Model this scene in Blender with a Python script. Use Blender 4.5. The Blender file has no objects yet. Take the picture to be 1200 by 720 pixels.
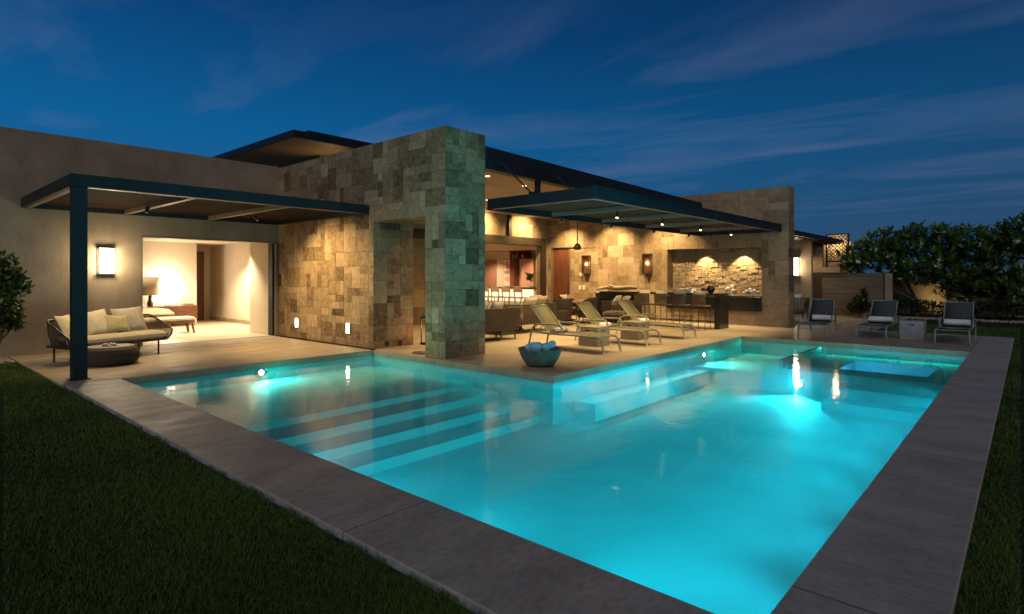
import bpy, bmesh, math, random
import numpy as np
from mathutils import Vector, Matrix, noise as mnoise
R = math.radians
rnd = random.Random(7)
scene = bpy.context.scene
COL = scene.collection

# ------------------------------------------------------------------ helpers
class MB:
    """collects geometry for ONE mesh object"""
    def __init__(s):
        s.v = []; s.f = []; s.sm = []; s.tone = []; s.t = .5; s.M = None
    def add(s, vs, fs, smooth=False):
        b = len(s.v)
        if s.M is not None: vs = [tuple(s.M @ Vector(p)) for p in vs]
        s.v.extend([tuple(p) for p in vs])
        for f in fs:
            s.f.append([b + i for i in f]); s.sm.append(smooth); s.tone.append(s.t)
        return s
    def box(s, x0, x1, y0, y1, z0, z1, bev=0.0):
        if x1 < x0: x0, x1 = x1, x0
        if y1 < y0: y0, y1 = y1, y0
        if z1 < z0: z0, z1 = z1, z0
        if bev <= 0:
            vs = [(x, y, z) for z in (z0, z1) for x, y in ((x0, y0), (x1, y0), (x1, y1), (x0, y1))]
            fs = [(3, 2, 1, 0), (4, 5, 6, 7), (0, 1, 5, 4), (1, 2, 6, 5), (2, 3, 7, 6), (3, 0, 4, 7)]
            return s.add(vs, fs)
        b = min(bev, (x1 - x0) * .49, (y1 - y0) * .49, (z1 - z0) * .49)
        pts = []
        for z, ins in ((z0, b), (z0 + b, 0), (z1 - b, 0), (z1, b)):
            a = b + (b * .0)
            X0, X1, Y0, Y1 = x0 + ins, x1 - ins, y0 + ins, y1 - ins
            c = b * .6
            pts += [(X0 + c, Y0, z), (X1 - c, Y0, z), (X1, Y0 + c, z), (X1, Y1 - c, z), (X1 - c, Y1, z), (X0 + c, Y1, z), (X0, Y1 - c, z), (X0, Y0 + c, z)]
        fs = [tuple(range(7, -1, -1)), tuple(range(24, 32))]
        for k in range(3):
            for i in range(8):
                j = (i + 1) % 8
                fs.append((k * 8 + i, k * 8 + j, k * 8 + 8 + j, k * 8 + 8 + i))
        return s.add(pts, fs)
    def tube(s, pts, r, n=8, closed=False, smooth=True):
        pts = [Vector(p) for p in pts]; m = len(pts)
        rs = r if isinstance(r, (list, tuple)) else [r] * m
        vs = []; fs = []; up = Vector((0, 0, 1)); prev = None
        for i, p in enumerate(pts):
            if closed: t = pts[(i + 1) % m] - pts[i - 1]
            else: t = pts[min(i + 1, m - 1)] - pts[max(i - 1, 0)]
            if t.length < 1e-9: t = Vector((0, 0, 1))
            t.normalize()
            if prev is None:
                a = t.cross(up)
                if a.length < .05: a = t.cross(Vector((0, 1, 0)))
            else:
                a = prev - t * prev.dot(t)
            a.normalize(); prev = a; b = t.cross(a)
            for k in range(n):
                th = 2 * math.pi * (k + .5) / n
                vs.append(p + (a * math.cos(th) + b * math.sin(th)) * rs[i])
        for i in range(m if closed else m - 1):
            i2 = (i + 1) % m
            for k in range(n):
                k2 = (k + 1) % n
                fs.append((i * n + k, i * n + k2, i2 * n + k2, i2 * n + k))
        if not closed:
            fs.append(tuple(range(n))); fs.append(tuple((m - 1) * n + k for k in range(n - 1, -1, -1)))
        return s.add(vs, fs, smooth and n > 5)
    def bar(s, p, q, w, h=None):
        """square bar"""
        h = h or w
        p = Vector(p); q = Vector(q); t = (q - p).normalized()
        a = t.cross(Vector((0, 0, 1)))
        if a.length < .02: a = Vector((1, 0, 0))
        a.normalize(); b = a.cross(t).normalized()
        vs = []
        for c in (p, q):
            for i, j in ((-1, -1), (1, -1), (1, 1), (-1, 1)): vs.append(c + a * (w / 2 * i) + b * (h / 2 * j))
        return s.add(vs, [(3, 2, 1, 0), (4, 5, 6, 7), (0, 1, 5, 4), (1, 2, 6, 5), (2, 3, 7, 6), (3, 0, 4, 7)])
    def lathe(s, prof, n=32, c=(0, 0, 0), smooth=True, wob=0):
        vs = []; fs = []; m = len(prof)
        for k in range(n):
            th = 2 * math.pi * k / n
            w = 1 + wob * math.sin(3 * th + 1) + wob * .6 * math.sin(5 * th)
            for r, z in prof: vs.append((c[0] + r * w * math.cos(th), c[1] + r * w * math.sin(th), c[2] + z))
        for k in range(n):
            k2 = (k + 1) % n
            for i in range(m - 1): fs.append((k * m + i, k2 * m + i, k2 * m + i + 1, k * m + i + 1))
        if prof[0][0] > 1e-5: fs.append(tuple(k * m for k in range(n - 1, -1, -1)))
        if prof[-1][0] > 1e-5: fs.append(tuple(k * m + m - 1 for k in range(n)))
        return s.add(vs, fs, smooth)
    def pillow(s, w, h, t, n=10, pinch=.07, M=None):
        """puffed cushion standing in its local XY plane"""
        old = s.M
        if M is not None: s.M = M if old is None else old @ M
        vs = []; fs = []
        for side in (1, -1):
            for i in range(n + 1):
                for j in range(n + 1):
                    u = -1 + 2 * i / n; v = -1 + 2 * j / n
                    pu = 1 - pinch * (1 - v * v); pv = 1 - pinch * (1 - u * u)
                    z = side * t / 2 * (max(0, 1 - abs(u) ** 2.6) ** .55) * (max(0, 1 - abs(v) ** 2.6) ** .55)
                    z *= 1 + .16 * mnoise.noise((u * 2.1 + w * 9, v * 2.1 + t * 31, side))
                    vs.append((u * w / 2 * pu, v * h / 2 * pv, z))
        m = (n + 1) ** 2
        for sd in (0, 1):
            for i in range(n):
                for j in range(n):
                    a = sd * m + i * (n + 1) + j
                    q = (a, a + n + 1, a + n + 2, a + 1)
                    fs.append(q if sd == 0 else q[::-1])
        s.add(vs, fs, True); s.M = old
        return s
    def quad(s, a, b, c, d): return s.add([a, b, c, d], [(0, 1, 2, 3)])

def link_mesh(name, mb, mat, parent=None):
    off = Vector((0, 0, 0))
    if parent is not None:
        top = parent
        while top.parent is not None: top = top.parent
        if top.get('_w'): off = top.location
    me = bpy.data.meshes.new(name)
    vs = [(p[0] - off.x, p[1] - off.y, p[2] - off.z) for p in mb.v] if off.length else mb.v
    me.from_pydata(vs, [], mb.f)
    me.polygons.foreach_set('use_smooth', mb.sm)
    at = me.attributes.new('tone', 'FLOAT', 'FACE')
    at.data.foreach_set('value', mb.tone)
    me.materials.append(mat)
    me.update()
    o = bpy.data.objects.new(name, me); COL.objects.link(o)
    if parent is not None: o.parent = parent
    return o
part = link_mesh
def tag(o, label, cat, group=None, kind=None):
    if label: o['label'] = label
    if cat: o['category'] = cat
    if group: o['group'] = group
    if kind: o['kind'] = kind
    return o
def thing(name, label, cat, loc=(0, 0, 0), rz=0, group=None, world=False):
    o = bpy.data.objects.new(name, None); COL.objects.link(o)
    o.empty_display_size = .1
    o.location = loc; o.rotation_euler = (0, 0, rz)
    if world: o['_w'] = 1
    return tag(o, label, cat, group)
def single(name, mb, mat, label, cat, group=None, kind=None):
    return tag(link_mesh(name, mb, mat), label, cat, group, kind)
def struct(name, mb, mat): return tag(link_mesh(name, mb, mat), None, None, None, 'structure')
def dup(root, loc, rz=0, label=None):
    r = root.copy(); COL.objects.link(r); r.location = loc; r.rotation_euler = (0, 0, rz)
    if label: r['label'] = label
    for ch in list(root.children):
        c = ch.copy(); COL.objects.link(c); c.parent = r
        for g in list(ch.children):
            d = g.copy(); COL.objects.link(d); d.parent = c
    return r

# ------------------------------------------------------------------ materials
def newmat(name):
    m = bpy.data.materials.new(name); m.use_nodes = True
    nt = m.node_tree; nt.nodes.clear()
    out = nt.nodes.new('ShaderNodeOutputMaterial')
    return m, nt, out
def N(nt, t, **kw):
    n = nt.nodes.new(t)
    for k, v in kw.items():
        if k in n.inputs: n.inputs[k].default_value = v
        else: setattr(n, k, v)
    return n
def ramp(nt, fac, stops, interp='LINEAR'):
    r = nt.nodes.new('ShaderNodeValToRGB'); cr = r.color_ramp; cr.interpolation = interp
    while len(cr.elements) < len(stops): cr.elements.new(.5)
    for e, (p, c) in zip(cr.elements, stops):
        e.position = p; e.color = (c[0], c[1], c[2], 1) if not isinstance(c, (int, float)) else (c, c, c, 1)
    nt.links.new(fac, r.inputs['Fac'])
    return r
def pmat(name, c1, c2=None, scale=8, rough=.6, bump=0, bscale=40, metal=0, stretch=(1, 1, 1), spec=.5, detail=5, sheen=0, lo=.35, hi=.65):
    m, nt, out = newmat(name); L = nt.links
    b = N(nt, 'ShaderNodeBsdfPrincipled'); b.inputs['Roughness'].default_value = rough
    b.inputs['Metallic'].default_value = metal; b.inputs['Specular IOR Level'].default_value = spec
    if sheen: b.inputs['Sheen Weight'].default_value = sheen
    L.new(b.outputs[0], out.inputs[0])
    c2 = c2 or tuple(x * .75 for x in c1)
    tc = N(nt, 'ShaderNodeTexCoord'); mp = N(nt, 'ShaderNodeMapping'); mp.inputs['Scale'].default_value = stretch
    L.new(tc.outputs['Object'], mp.inputs['Vector'])
    n = N(nt, 'ShaderNodeTexNoise'); n.inputs['Scale'].default_value = scale; n.inputs['Detail'].default_value = detail
    n.inputs['Roughness'].default_value = .6
    L.new(mp.outputs[0], n.inputs['Vector'])
    r = ramp(nt, n.outputs['Fac'], [(lo, c2), (hi, c1)])
    L.new(r.outputs[0], b.inputs['Base Color'])
    rr = ramp(nt, n.outputs['Fac'], [(0, min(1, rough + .1)), (1, max(.03, rough - .1))]); L.new(rr.outputs[0], b.inputs['Roughness'])
    if bump:
        n2 = N(nt, 'ShaderNodeTexNoise'); n2.inputs['Scale'].default_value = bscale; n2.inputs['Detail'].default_value = 4
        L.new(mp.outputs[0], n2.inputs['Vector'])
        bp = N(nt, 'ShaderNodeBump'); bp.inputs['Strength'].default_value = bump; bp.inputs['Distance'].default_value = .02
        L.new(n2.outputs['Fac'], bp.inputs['Height']); L.new(bp.outputs[0], b.inputs['Normal'])
    return m
def emat(name, col, strength, sampling='AUTO'):
    m, nt, out = newmat(name)
    e = N(nt, 'ShaderNodeEmission'); e.inputs[0].default_value = (*col, 1); e.inputs[1].default_value = strength
    nt.links.new(e.outputs[0], out.inputs[0])
    m.cycles.emission_sampling = sampling
    return m
def stone_mat(name, stops, rough=.75, bump=.5, nscale=5, pit=.35):
    m, nt, out = newmat(name); L = nt.links
    b = N(nt, 'ShaderNodeBsdfPrincipled'); L.new(b.outputs[0], out.inputs[0])
    b.inputs['Roughness'].default_value = rough; b.inputs['Specular IOR Level'].default_value = .25
    at = N(nt, 'ShaderNodeAttribute', attribute_name='tone'); tc = N(nt, 'ShaderNodeTexCoord')
    # every tile gets its own piece of the pattern
    off = N(nt, 'ShaderNodeVectorMath', operation='SCALE'); off.inputs[0].default_value = (37, 17, 53)
    L.new(at.outputs['Fac'], off.inputs['Scale'])
    ad = N(nt, 'ShaderNodeVectorMath', operation='ADD'); L.new(tc.outputs['Object'], ad.inputs[0]); L.new(off.outputs[0], ad.inputs[1])
    n = N(nt, 'ShaderNodeTexNoise'); n.inputs['Scale'].default_value = nscale; n.inputs['Detail'].default_value = 8; n.inputs['Roughness'].default_value = .68
    n.inputs['Distortion'].default_value = .6
    L.new(ad.outputs[0], n.inputs['Vector'])
    mx = N(nt, 'ShaderNodeMath', operation='MULTIPLY_ADD'); mx.inputs[1].default_value = 1.25; mx.inputs[2].default_value = -.60
    L.new(n.outputs['Fac'], mx.inputs[0])
    sm = N(nt, 'ShaderNodeMath', operation='MULTIPLY_ADD'); sm.inputs[1].default_value = .72; L.new(at.outputs['Fac'], sm.inputs[0])
    s2 = N(nt, 'ShaderNodeMath', operation='ADD'); s2.inputs[1].default_value = .14
    L.new(mx.outputs[0], sm.inputs[2]); L.new(sm.outputs[0], s2.inputs[0])
    r = ramp(nt, s2.outputs[0], stops)
    n2 = N(nt, 'ShaderNodeTexNoise'); n2.inputs['Scale'].default_value = nscale * 5.5; n2.inputs['Detail'].default_value = 6; n2.inputs['Roughness'].default_value = .7
    L.new(ad.outputs[0], n2.inputs['Vector'])
    pr_ = ramp(nt, n2.outputs['Fac'], [(.30, 1 - pit), (.47, .95), (.7, 1.08)])
    ml = N(nt, 'ShaderNodeMix', data_type='RGBA', blend_type='MULTIPLY'); ml.inputs[0].default_value = 1
    L.new(r.outputs[0], ml.inputs[6]); L.new(pr_.outputs[0], ml.inputs[7])
    L.new(ml.outputs[2], b.inputs['Base Color'])
    bp = N(nt, 'ShaderNodeBump'); bp.inputs['Strength'].default_value = bump; bp.inputs['Distance'].default_value = .03
    hs = N(nt, 'ShaderNodeMath', operation='ADD'); L.new(n2.outputs['Fac'], hs.inputs[0]); L.new(n.outputs['Fac'], hs.inputs[1])
    L.new(hs.outputs[0], bp.inputs['Height']); L.new(bp.outputs[0], b.inputs['Normal'])
    return m
def paver_mat(name, c1, c2, joint, bw, bh, rough=.55, bump=.15, nscale=1.2, rot=0, mortar=.004, grain=22):
    m, nt, out = newmat(name); L = nt.links
    b = N(nt, 'ShaderNodeBsdfPrincipled'); L.new(b.outputs[0], out.inputs[0]); b.inputs['Specular IOR Level'].default_value = .35
    tc = N(nt, 'ShaderNodeTexCoord'); mp = N(nt, 'ShaderNodeMapping'); mp.inputs['Rotation'].default_value = (0, 0, rot)
    L.new(tc.outputs['Object'], mp.inputs[0])
    br = N(nt, 'ShaderNodeTexBrick'); br.offset = .5
    br.inputs['Scale'].default_value = 1; br.inputs['Brick Width'].default_value = bw; br.inputs['Row Height'].default_value = bh
    br.inputs['Mortar Size'].default_value = mortar; br.inputs['Mortar Smooth'].default_value = .2; br.inputs['Bias'].default_value = 0
    br.inputs['Color1'].default_value = (.35, .35, .35, 1); br.inputs['Color2'].default_value = (.65, .65, .65, 1); br.inputs['Mortar'].default_value = (0, 0, 0, 1)
    L.new(mp.outputs[0], br.inputs['Vector'])
    n = N(nt, 'ShaderNodeTexNoise'); n.inputs['Scale'].default_value = nscale; n.inputs['Detail'].default_value = 7; n.inputs['Roughness'].default_value = .65
    mp2 = N(nt, 'ShaderNodeMapping'); mp2.inputs['Scale'].default_value = (1, 2.2, 1); L.new(mp.outputs[0], mp2.inputs[0]); L.new(mp2.outputs[0], n.inputs['Vector'])
    mix = N(nt, 'ShaderNodeMath', operation='MULTIPLY_ADD'); mix.inputs[1].default_value = .45
    sp = N(nt, 'ShaderNodeSeparateColor'); L.new(br.outputs['Color'], sp.inputs[0]); L.new(sp.outputs[0], mix.inputs[0])
    s3 = N(nt, 'ShaderNodeMath', operation='SUBTRACT'); s3.inputs[1].default_value = .2; L.new(n.outputs['Fac'], s3.inputs[0]); L.new(s3.outputs[0], mix.inputs[2])
    r = ramp(nt, mix.outputs[0], [(.25, c2), (.75, c1)])
    n2 = N(nt, 'ShaderNodeTexNoise'); n2.inputs['Scale'].default_value = grain; n2.inputs['Detail'].default_value = 5; L.new(mp2.outputs[0], n2.inputs['Vector'])
    gr = ramp(nt, n2.outputs['Fac'], [(.3, .78), (.6, 1.06)])
    ml = N(nt, 'ShaderNodeMix', data_type='RGBA', blend_type='MULTIPLY'); ml.inputs[0].default_value = 1
    L.new(r.outputs[0], ml.inputs[6]); L.new(gr.outputs[0], ml.inputs[7])
    mj = N(nt, 'ShaderNodeMix', data_type='RGBA'); L.new(br.outputs['Fac'], mj.inputs[0]); L.new(ml.outputs[2], mj.inputs[6]); mj.inputs[7].default_value = (*joint, 1)
    L.new(mj.outputs[2], b.inputs['Base Color'])
    rr = ramp(nt, n.outputs['Fac'], [(.3, rough + .12), (.7, rough - .12)]); L.new(rr.outputs[0], b.inputs['Roughness'])
    bp = N(nt, 'ShaderNodeBump'); bp.inputs['Strength'].default_value = bump; bp.inputs['Distance'].default_value = .01
    hh = N(nt, 'ShaderNodeMath', operation='SUBTRACT'); L.new(n2.outputs['Fac'], hh.inputs[0]); L.new(br.outputs['Fac'], hh.inputs[1])
    L.new(hh.outputs[0], bp.inputs['Height']); L.new(bp.outputs[0], b.inputs['Normal'])
    return m
def leaf_mat(name, c1, c2, trans=.25, rough=.45):
    m, nt, out = newmat(name); L = nt.links
    b = N(nt, 'ShaderNodeBsdfPrincipled'); b.inputs['Roughness'].default_value = rough; b.inputs['Specular IOR Level'].default_value = .4
    at = N(nt, 'ShaderNodeAttribute', attribute_name='tone')
    r = ramp(nt, at.outputs['Fac'], [(0, c1), (1, c2)]); L.new(r.outputs[0], b.inputs['Base Color'])
    t = N(nt, 'ShaderNodeBsdfTranslucent'); L.new(r.outputs[0], t.inputs[0])
    mx = N(nt, 'ShaderNodeMixShader'); mx.inputs[0].default_value = trans
    L.new(b.outputs[0], mx.inputs[1]); L.new(t.outputs[0], mx.inputs[2]); L.new(mx.outputs[0], out.inputs[0])
    return m

STONE = stone_mat('travertine_tiles', [(.0, (.046, .029, .015)), (.28, (.128, .084, .043)), (.52, (.236, .165, .090)), (.78, (.33, .245, .142)), (1, (.43, .34, .22))], nscale=9, pit=.55)
STONE_BACK = stone_mat('travertine_warm', [(.0, (.10, .07, .042)), (.3, (.21, .148, .088)), (.55, (.29, .21, .13)), (.8, (.36, .27, .175)), (1, (.43, .34, .23))], bump=.6, nscale=4)
STONE_SPLIT = stone_mat('split_face_stone', [(.0, (.17, .125, .08)), (.4, (.30, .23, .15)), (.7, (.38, .30, .2)), (1, (.46, .37, .26))], bump=1.0, nscale=6, pit=.4)
PLASTER = pmat('warm_plaster', (.36, .285, .20), (.225, .175, .122), scale=1.5, rough=.85, bump=.3, bscale=14, stretch=(1, 1, .6), spec=.2, lo=.3, hi=.7, detail=9)
PLASTER_IN = pmat('indoor_plaster', (.58, .49, .37), (.53, .45, .34), scale=1.2, rough=.8, bump=.05, bscale=40, spec=.2)
CEIL_WOOD = pmat('ceiling_boards', (.36, .25, .15), (.23, .155, .09), scale=3, rough=.55, bump=.2, bscale=9, stretch=(.35, 7, 7))
DARK_WOOD = pmat('dark_slat_wood', (.075, .040, .021), (.030, .018, .011), scale=4, rough=.75, bump=.3, bscale=12, stretch=(.4, 9, 9), spec=.06)
STEEL = pmat('dark_steel', (.016, .019, .023), (.011, .013, .017), scale=3, rough=.55, spec=.3)
STEEL_BAR = pmat('bronze_steel', (.20, .165, .12), (.15, .12, .09), scale=5, rough=.5)
RED_WOOD = pmat('red_brown_wood', (.17, .062, .034), (.10, .035, .02), scale=3, rough=.4, bump=.1, bscale=10, stretch=(6, 6, .35))
PINK_WOOD = pmat('pale_red_wood', (.36, .19, .12), (.28, .14, .085), scale=3, rough=.45, stretch=(5, 5, .3))
TAN_PAVE = paver_mat('tan_stone_paving', (.33, .272, .195), (.235, .19, .135), (.11, .088, .064), 1.55, .78, rough=.58, nscale=1.6)
IN_PAVE = paver_mat('indoor_stone_paving', (.46, .38, .27), (.38, .31, .21), (.2, .16, .11), 1.5, .75, rough=.4, nscale=1.1)
GREY_PAVE = paver_mat('grey_stone_coping', (.40, .36, .30), (.235, .21, .175), (.09, .08, .068), 1.9, 3.2, rough=.5, nscale=1.3, bump=.4, grain=14, mortar=.007)
GREY_PAVE2 = paver_mat('grey_stone_coping_cross', (.40, .36, .30), (.235, .21, .175), (.09, .08, .068), 1.9, 3.2, rough=.5, nscale=1.3, bump=.4, rot=R(90), grain=14, mortar=.007)
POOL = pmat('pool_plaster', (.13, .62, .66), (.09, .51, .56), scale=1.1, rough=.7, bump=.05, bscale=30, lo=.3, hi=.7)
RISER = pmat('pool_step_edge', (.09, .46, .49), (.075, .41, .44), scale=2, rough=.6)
ROPE = pmat('brown_rope', (.075, .052, .034), (.036, .025, .016), scale=60, rough=.8, bump=.4, bscale=150)
ROPE_TAUPE = pmat('taupe_rope', (.085, .055, .038), (.048, .031, .021), scale=40, rough=.8, bump=.4, bscale=120, stretch=(1, 1, .3))
BRONZE = pmat('bronze_frame', (.055, .042, .03), (.035, .027, .02), scale=9, rough=.45, metal=.3)
CREAM = pmat('cream_canvas', (.45, .40, .30), (.39, .345, .26), scale=9, rough=.9, bump=.12, bscale=220, sheen=.2, spec=.2)
GREYC = pmat('grey_linen', (.33, .31, .28), (.27, .25, .225), scale=14, rough=.9, bump=.15, bscale=240, sheen=.2, spec=.2)
OLIVEC = pmat('olive_linen', (.33, .31, .19), (.28, .26, .16), scale=14, rough=.9, bump=.15, bscale=240, spec=.2)
TANC = pmat('tan_canvas', (.40, .33, .24), (.34, .28, .2), scale=12, rough=.9, bump=.15, bscale=200, spec=.2)
SLING = pmat('khaki_sling', (.145, .132, .066), (.118, .106, .054), scale=30, rough=.8, bump=.15, bscale=300, spec=.2)
SLING_DK = pmat('charcoal_sling', (.050, .054, .058), (.036, .04, .043), scale=30, rough=.8, bump=.15, bscale=300, spec=.3)
ALU = pmat('taupe_aluminium', (.21, .18, .12), (.17, .145, .1), scale=6, rough=.45, spec=.5)
ALU_GREY = pmat('grey_aluminium', (.17, .185, .19), (.14, .15, .16), scale=6, rough=.42, spec=.5)
CONC = pmat('cast_concrete', (.25, .22, .15), (.19, .165, .115), scale=4, rough=.8, bump=.15, bscale=50, spec=.2)
CONC_GREY = pmat('grey_concrete', (.27, .28, .285), (.21, .22, .225), scale=4, rough=.8, bump=.15, bscale=50, spec=.2)
TOWEL = pmat('white_terry', (.74, .74, .72), (.66, .66, .64), scale=40, rough=.95, bump=.5, bscale=260, spec=.1)
TOWEL_BLUE = pmat('pale_blue_terry', (.26, .47, .62), (.19, .38, .53), scale=30, rough=.95, bump=.5, bscale=220, spec=.1)
STRIPE = pmat('striped_terry', (.62, .58, .52), (.2, .17, .15), scale=5, rough=.95, bump=.5, bscale=200, stretch=(8, .4, .4), spec=.1)
BOWL = pmat('weathered_bowl', (.11, .098, .078), (.045, .042, .034), scale=7, rough=.75, bump=.4, bscale=40, lo=.3, hi=.7)
BLACK = pmat('black_stone', (.016, .017, .018), (.010, .011, .012), scale=5, rough=.22, spec=.6)
BLACK_MATTE = pmat('black_matte', (.015, .014, .013), (.01, .009, .009), scale=8, rough=.6)
SOCKET = pmat('dark_plate', (.02, .017, .014), (.015, .013, .011), scale=9, rough=.5)
WHITE = pmat('white_plate', (.62, .56, .48), (.58, .52, .45), scale=6, rough=.5)
PAPER = pmat('art_paper', (.68, .58, .47), (.64, .55, .44), scale=6, rough=.8)
ART = pmat('coral_print', (.50, .10, .085), (.60, .30, .24), scale=9, rough=.8)
ART2 = pmat('rose_print', (.50, .24, .22), (.62, .42, .36), scale=9, rough=.8)
FRAMEW = pmat('pale_oak', (.36, .25, .16), (.3, .2, .125), scale=8, rough=.5)
STOOLC = pmat('oak_seat', (.30, .20, .12), (.24, .16, .09), scale=8, rough=.6)
LIT_SHADE = emat('lit_lampshade', (1, .84, .62), 12.0)
BARK = pmat('grey_bark', (.12, .095, .07), (.07, .055, .04), scale=14, rough=.9, bump=.6, bscale=40, stretch=(1, 1, .3))
LEAF = leaf_mat('frangipani_leaf', (.036, .085, .020), (.15, .24, .056))
LEAF2 = leaf_mat('shrub_leaf', (.05, .085, .02), (.20, .25, .06))
HEDGE = leaf_mat('hedge_leaf', (.012, .03, .010), (.04, .075, .02))
PLANTL = leaf_mat('indoor_plant_leaf', (.05, .12, .02), (.10, .22, .04))
PETAL = pmat('cream_petal', (.72, .68, .58), (.66, .62, .5), scale=9, rough=.6)
GRASS = leaf_mat('grass_blade', (.026, .070, .009), (.105, .175, .026), trans=.3, rough=.55)
SOIL = pmat('lawn_soil', (.030, .044, .012), (.016, .022, .008), scale=5, rough=.95, bump=.8, bscale=90, spec=.1)
PEBBLE = pmat('pale_pebbles', (.30, .27, .22), (.18, .16, .13), scale=7, rough=.8)
BOARD = pmat('weathered_boards', (.16, .125, .09), (.09, .068, .048), scale=3, rough=.8, bump=.5, bscale=8, stretch=(9, .3, 9))
GWALL = pmat('garden_plaster', (.28, .22, .16), (.21, .165, .12), scale=2, rough=.9, bump=.2, bscale=20)
GLASSY = pmat('clear_tumbler', (.6, .6, .55), (.5, .5, .46), scale=8, rough=.12, spec=.8)
BOOK = pmat('book_spines', (.40, .25, .17), (.10, .06, .05), scale=3, rough=.7, stretch=(1, 16, .3))
DRIFT = pmat('pale_driftwood', (.40, .30, .20), (.28, .2, .13), scale=5, rough=.8, bump=.4, bscale=14, stretch=(3, .5, 3))

def lamp(kind, name, loc, power, color, size=.03, target=None, angle=60, blend=.5, shape=None, sy=None):
    d = bpy.data.lights.new(name, kind); d.energy = power * (KP if 'pool' in name else KW); d.color = color
    if kind == 'SPOT': d.spot_size = R(angle); d.spot_blend = blend; d.shadow_soft_size = size
    elif kind == 'POINT': d.shadow_soft_size = size
    elif kind == 'AREA':
        d.size = size
        if shape: d.shape = shape
        if sy: d.size_y = sy
    o = bpy.data.objects.new(name, d); COL.objects.link(o); o.location = loc
    if target is not None:
        o.rotation_euler = (Vector(target) - Vector(loc)).to_track_quat('-Z', 'Y').to_euler()
    return o
KW = 4.2; KP = 4.0
WARM = (1.0, .68, .30); WARM2 = (1.0, .78, .50); WHITEW = (1, .82, .6)
# ------------------------------------------------------------------ stone facing
def lines(crit, unit):
    crit = sorted(set(round(c, 4) for c in crit)); out = [crit[0]]
    for a, b in zip(crit, crit[1:]):
        n = max(1, round((b - a) / unit))
        out += [a + (b - a) * (i + 1) / n for i in range(n)]
    return out
def ashlar(mb, O, U, V, W, w, h, unit=.2, vunit=None, holes=(), proud=.006, joint=.0009, shapes=None, rs=None, base=.012, tone=None):
    """random-ashlar stone facing: every stone its own face, thickness and shade"""
    rs = rs or rnd
    O = Vector(O); U = Vector(U); V = Vector(V); W = Vector(W)
    us = lines([0, w] + [x for q in holes for x in q[:2] if 0 < x < w], unit)
    vs = lines([0, h] + [x for q in holes for x in q[2:] if 0 < x < h], vunit or unit)
    nu, nv = len(us) - 1, len(vs) - 1
    shapes = shapes or [(2, 2), (3, 2), (1, 2), (2, 1), (3, 2), (2, 2), (1, 1), (3, 1), (2, 3), (2, 1), (1, 2)]
    used = [[False] * nv for _ in range(nu)]
    for i in range(nu):
        for j in range(nv):
            uc, vc = (us[i] + us[i + 1]) / 2, (vs[j] + vs[j + 1]) / 2
            if any(q[0] < uc < q[1] and q[2] < vc < q[3] for q in holes): used[i][j] = True
    flip = U.cross(V).dot(W) < 0
    for j in range(nv):
        for i in range(nu):
            if used[i][j]: continue
            a, b = rs.choice(shapes)
            while a > 1 and (i + a > nu or any(used[i + k][j] for k in range(a))): a -= 1
            ok = lambda bb: j + bb <= nv and not any(used[i + k][j + l] for k in range(a) for l in range(bb))
            while b > 1 and not ok(b): b -= 1
            for k in range(a):
                for l in range(b): used[i + k][j + l] = True
            u0, u1, v0, v1 = us[i] + joint, us[i + a] - joint, vs[j] + joint, vs[j + b] - joint
            d = base + rs.random() * proud
            mb.t = min(1, max(0, rs.gauss(.5, .21) if tone is None else tone(rs)))
            P = lambda u, v, z: O + U * u + V * v + W * z
            e = .002
            pts = [P(u0, v0, 0), P(u1, v0, 0), P(u1, v1, 0), P(u0, v1, 0), P(u0 + e, v0 + e, d), P(u1 - e, v0 + e, d), P(u1 - e, v1 - e, d), P(u0 + e, v1 - e, d)]
            fs = [(4, 5, 6, 7), (0, 1, 5, 4), (1, 2, 6, 5), (2, 3, 7, 6), (3, 0, 4, 7)]
            if flip: fs = [f[::-1] for f in fs]
            mb.add(pts, fs)
    mb.t = .5
X, Y, Z = Vector((1, 0, 0)), Vector((0, 1, 0)), Vector((0, 0, 1))

# ------------------------------------------------------------------ pool geometry
PX0, PXI, PX1 = 2.70, 7.37, 15.60
PY0, PYI, PY1 = 0.92, 5.68, 10.60
WZ = -0.105; FZ = -0.79
# lawn : one sheet with an opening for the paved site
m = MB(); gz = -.035
def rect(mb, x0, x1, y0, y1, z, n=1): mb.quad((x0, y0, z), (x1, y0, z), (x1, y1, z), (x0, y1, z))
B = 900
rect(m, -B, 1.98, -B, B, gz); rect(m, 1.98, B, -B, .285, gz); rect(m, 19.94, B, .285, 3.45, gz)
rect(m, 40, B, 3.45, B, gz); rect(m, 26.58, 40, 3.45, 26, gz); rect(m, 1.98, 40, 26, B, gz)
struct('lawn', m, SOIL)
# paving
m = MB()
m.box(1.95, 7.52, PY1, 15.16, -.12, 0)
m.box(PXI, 26.6, PYI, 15.16, -.12, 0); m.box(7.52, 8.7, PY1 - .0, 15.16, -.121, -.001)
m.box(PX1, 19.96, PY0, PYI, -.12, 0); m.box(19.96, 26.6, 3.45, PYI, -.12, 0)
struct('terrace', m, TAN_PAVE)
m = MB(); m.box(1.95, 8.7, 15.165, 24.5, -.12, -.004); m.box(8.7, 26.6, 15.165, 24.5, -.12, -.004)
struct('indoor_floor', m, IN_PAVE)
m = MB(); m.box(2.0, PX0, .27, 10.596, -.12, 0, .008); o = struct('pool_coping', m, GREY_PAVE)
m = MB(); m.box(PX0 + .002, 19.96, .27, PY0 - .002, -.12, 0, .008); struct('pool_coping', m, GREY_PAVE2)
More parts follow.
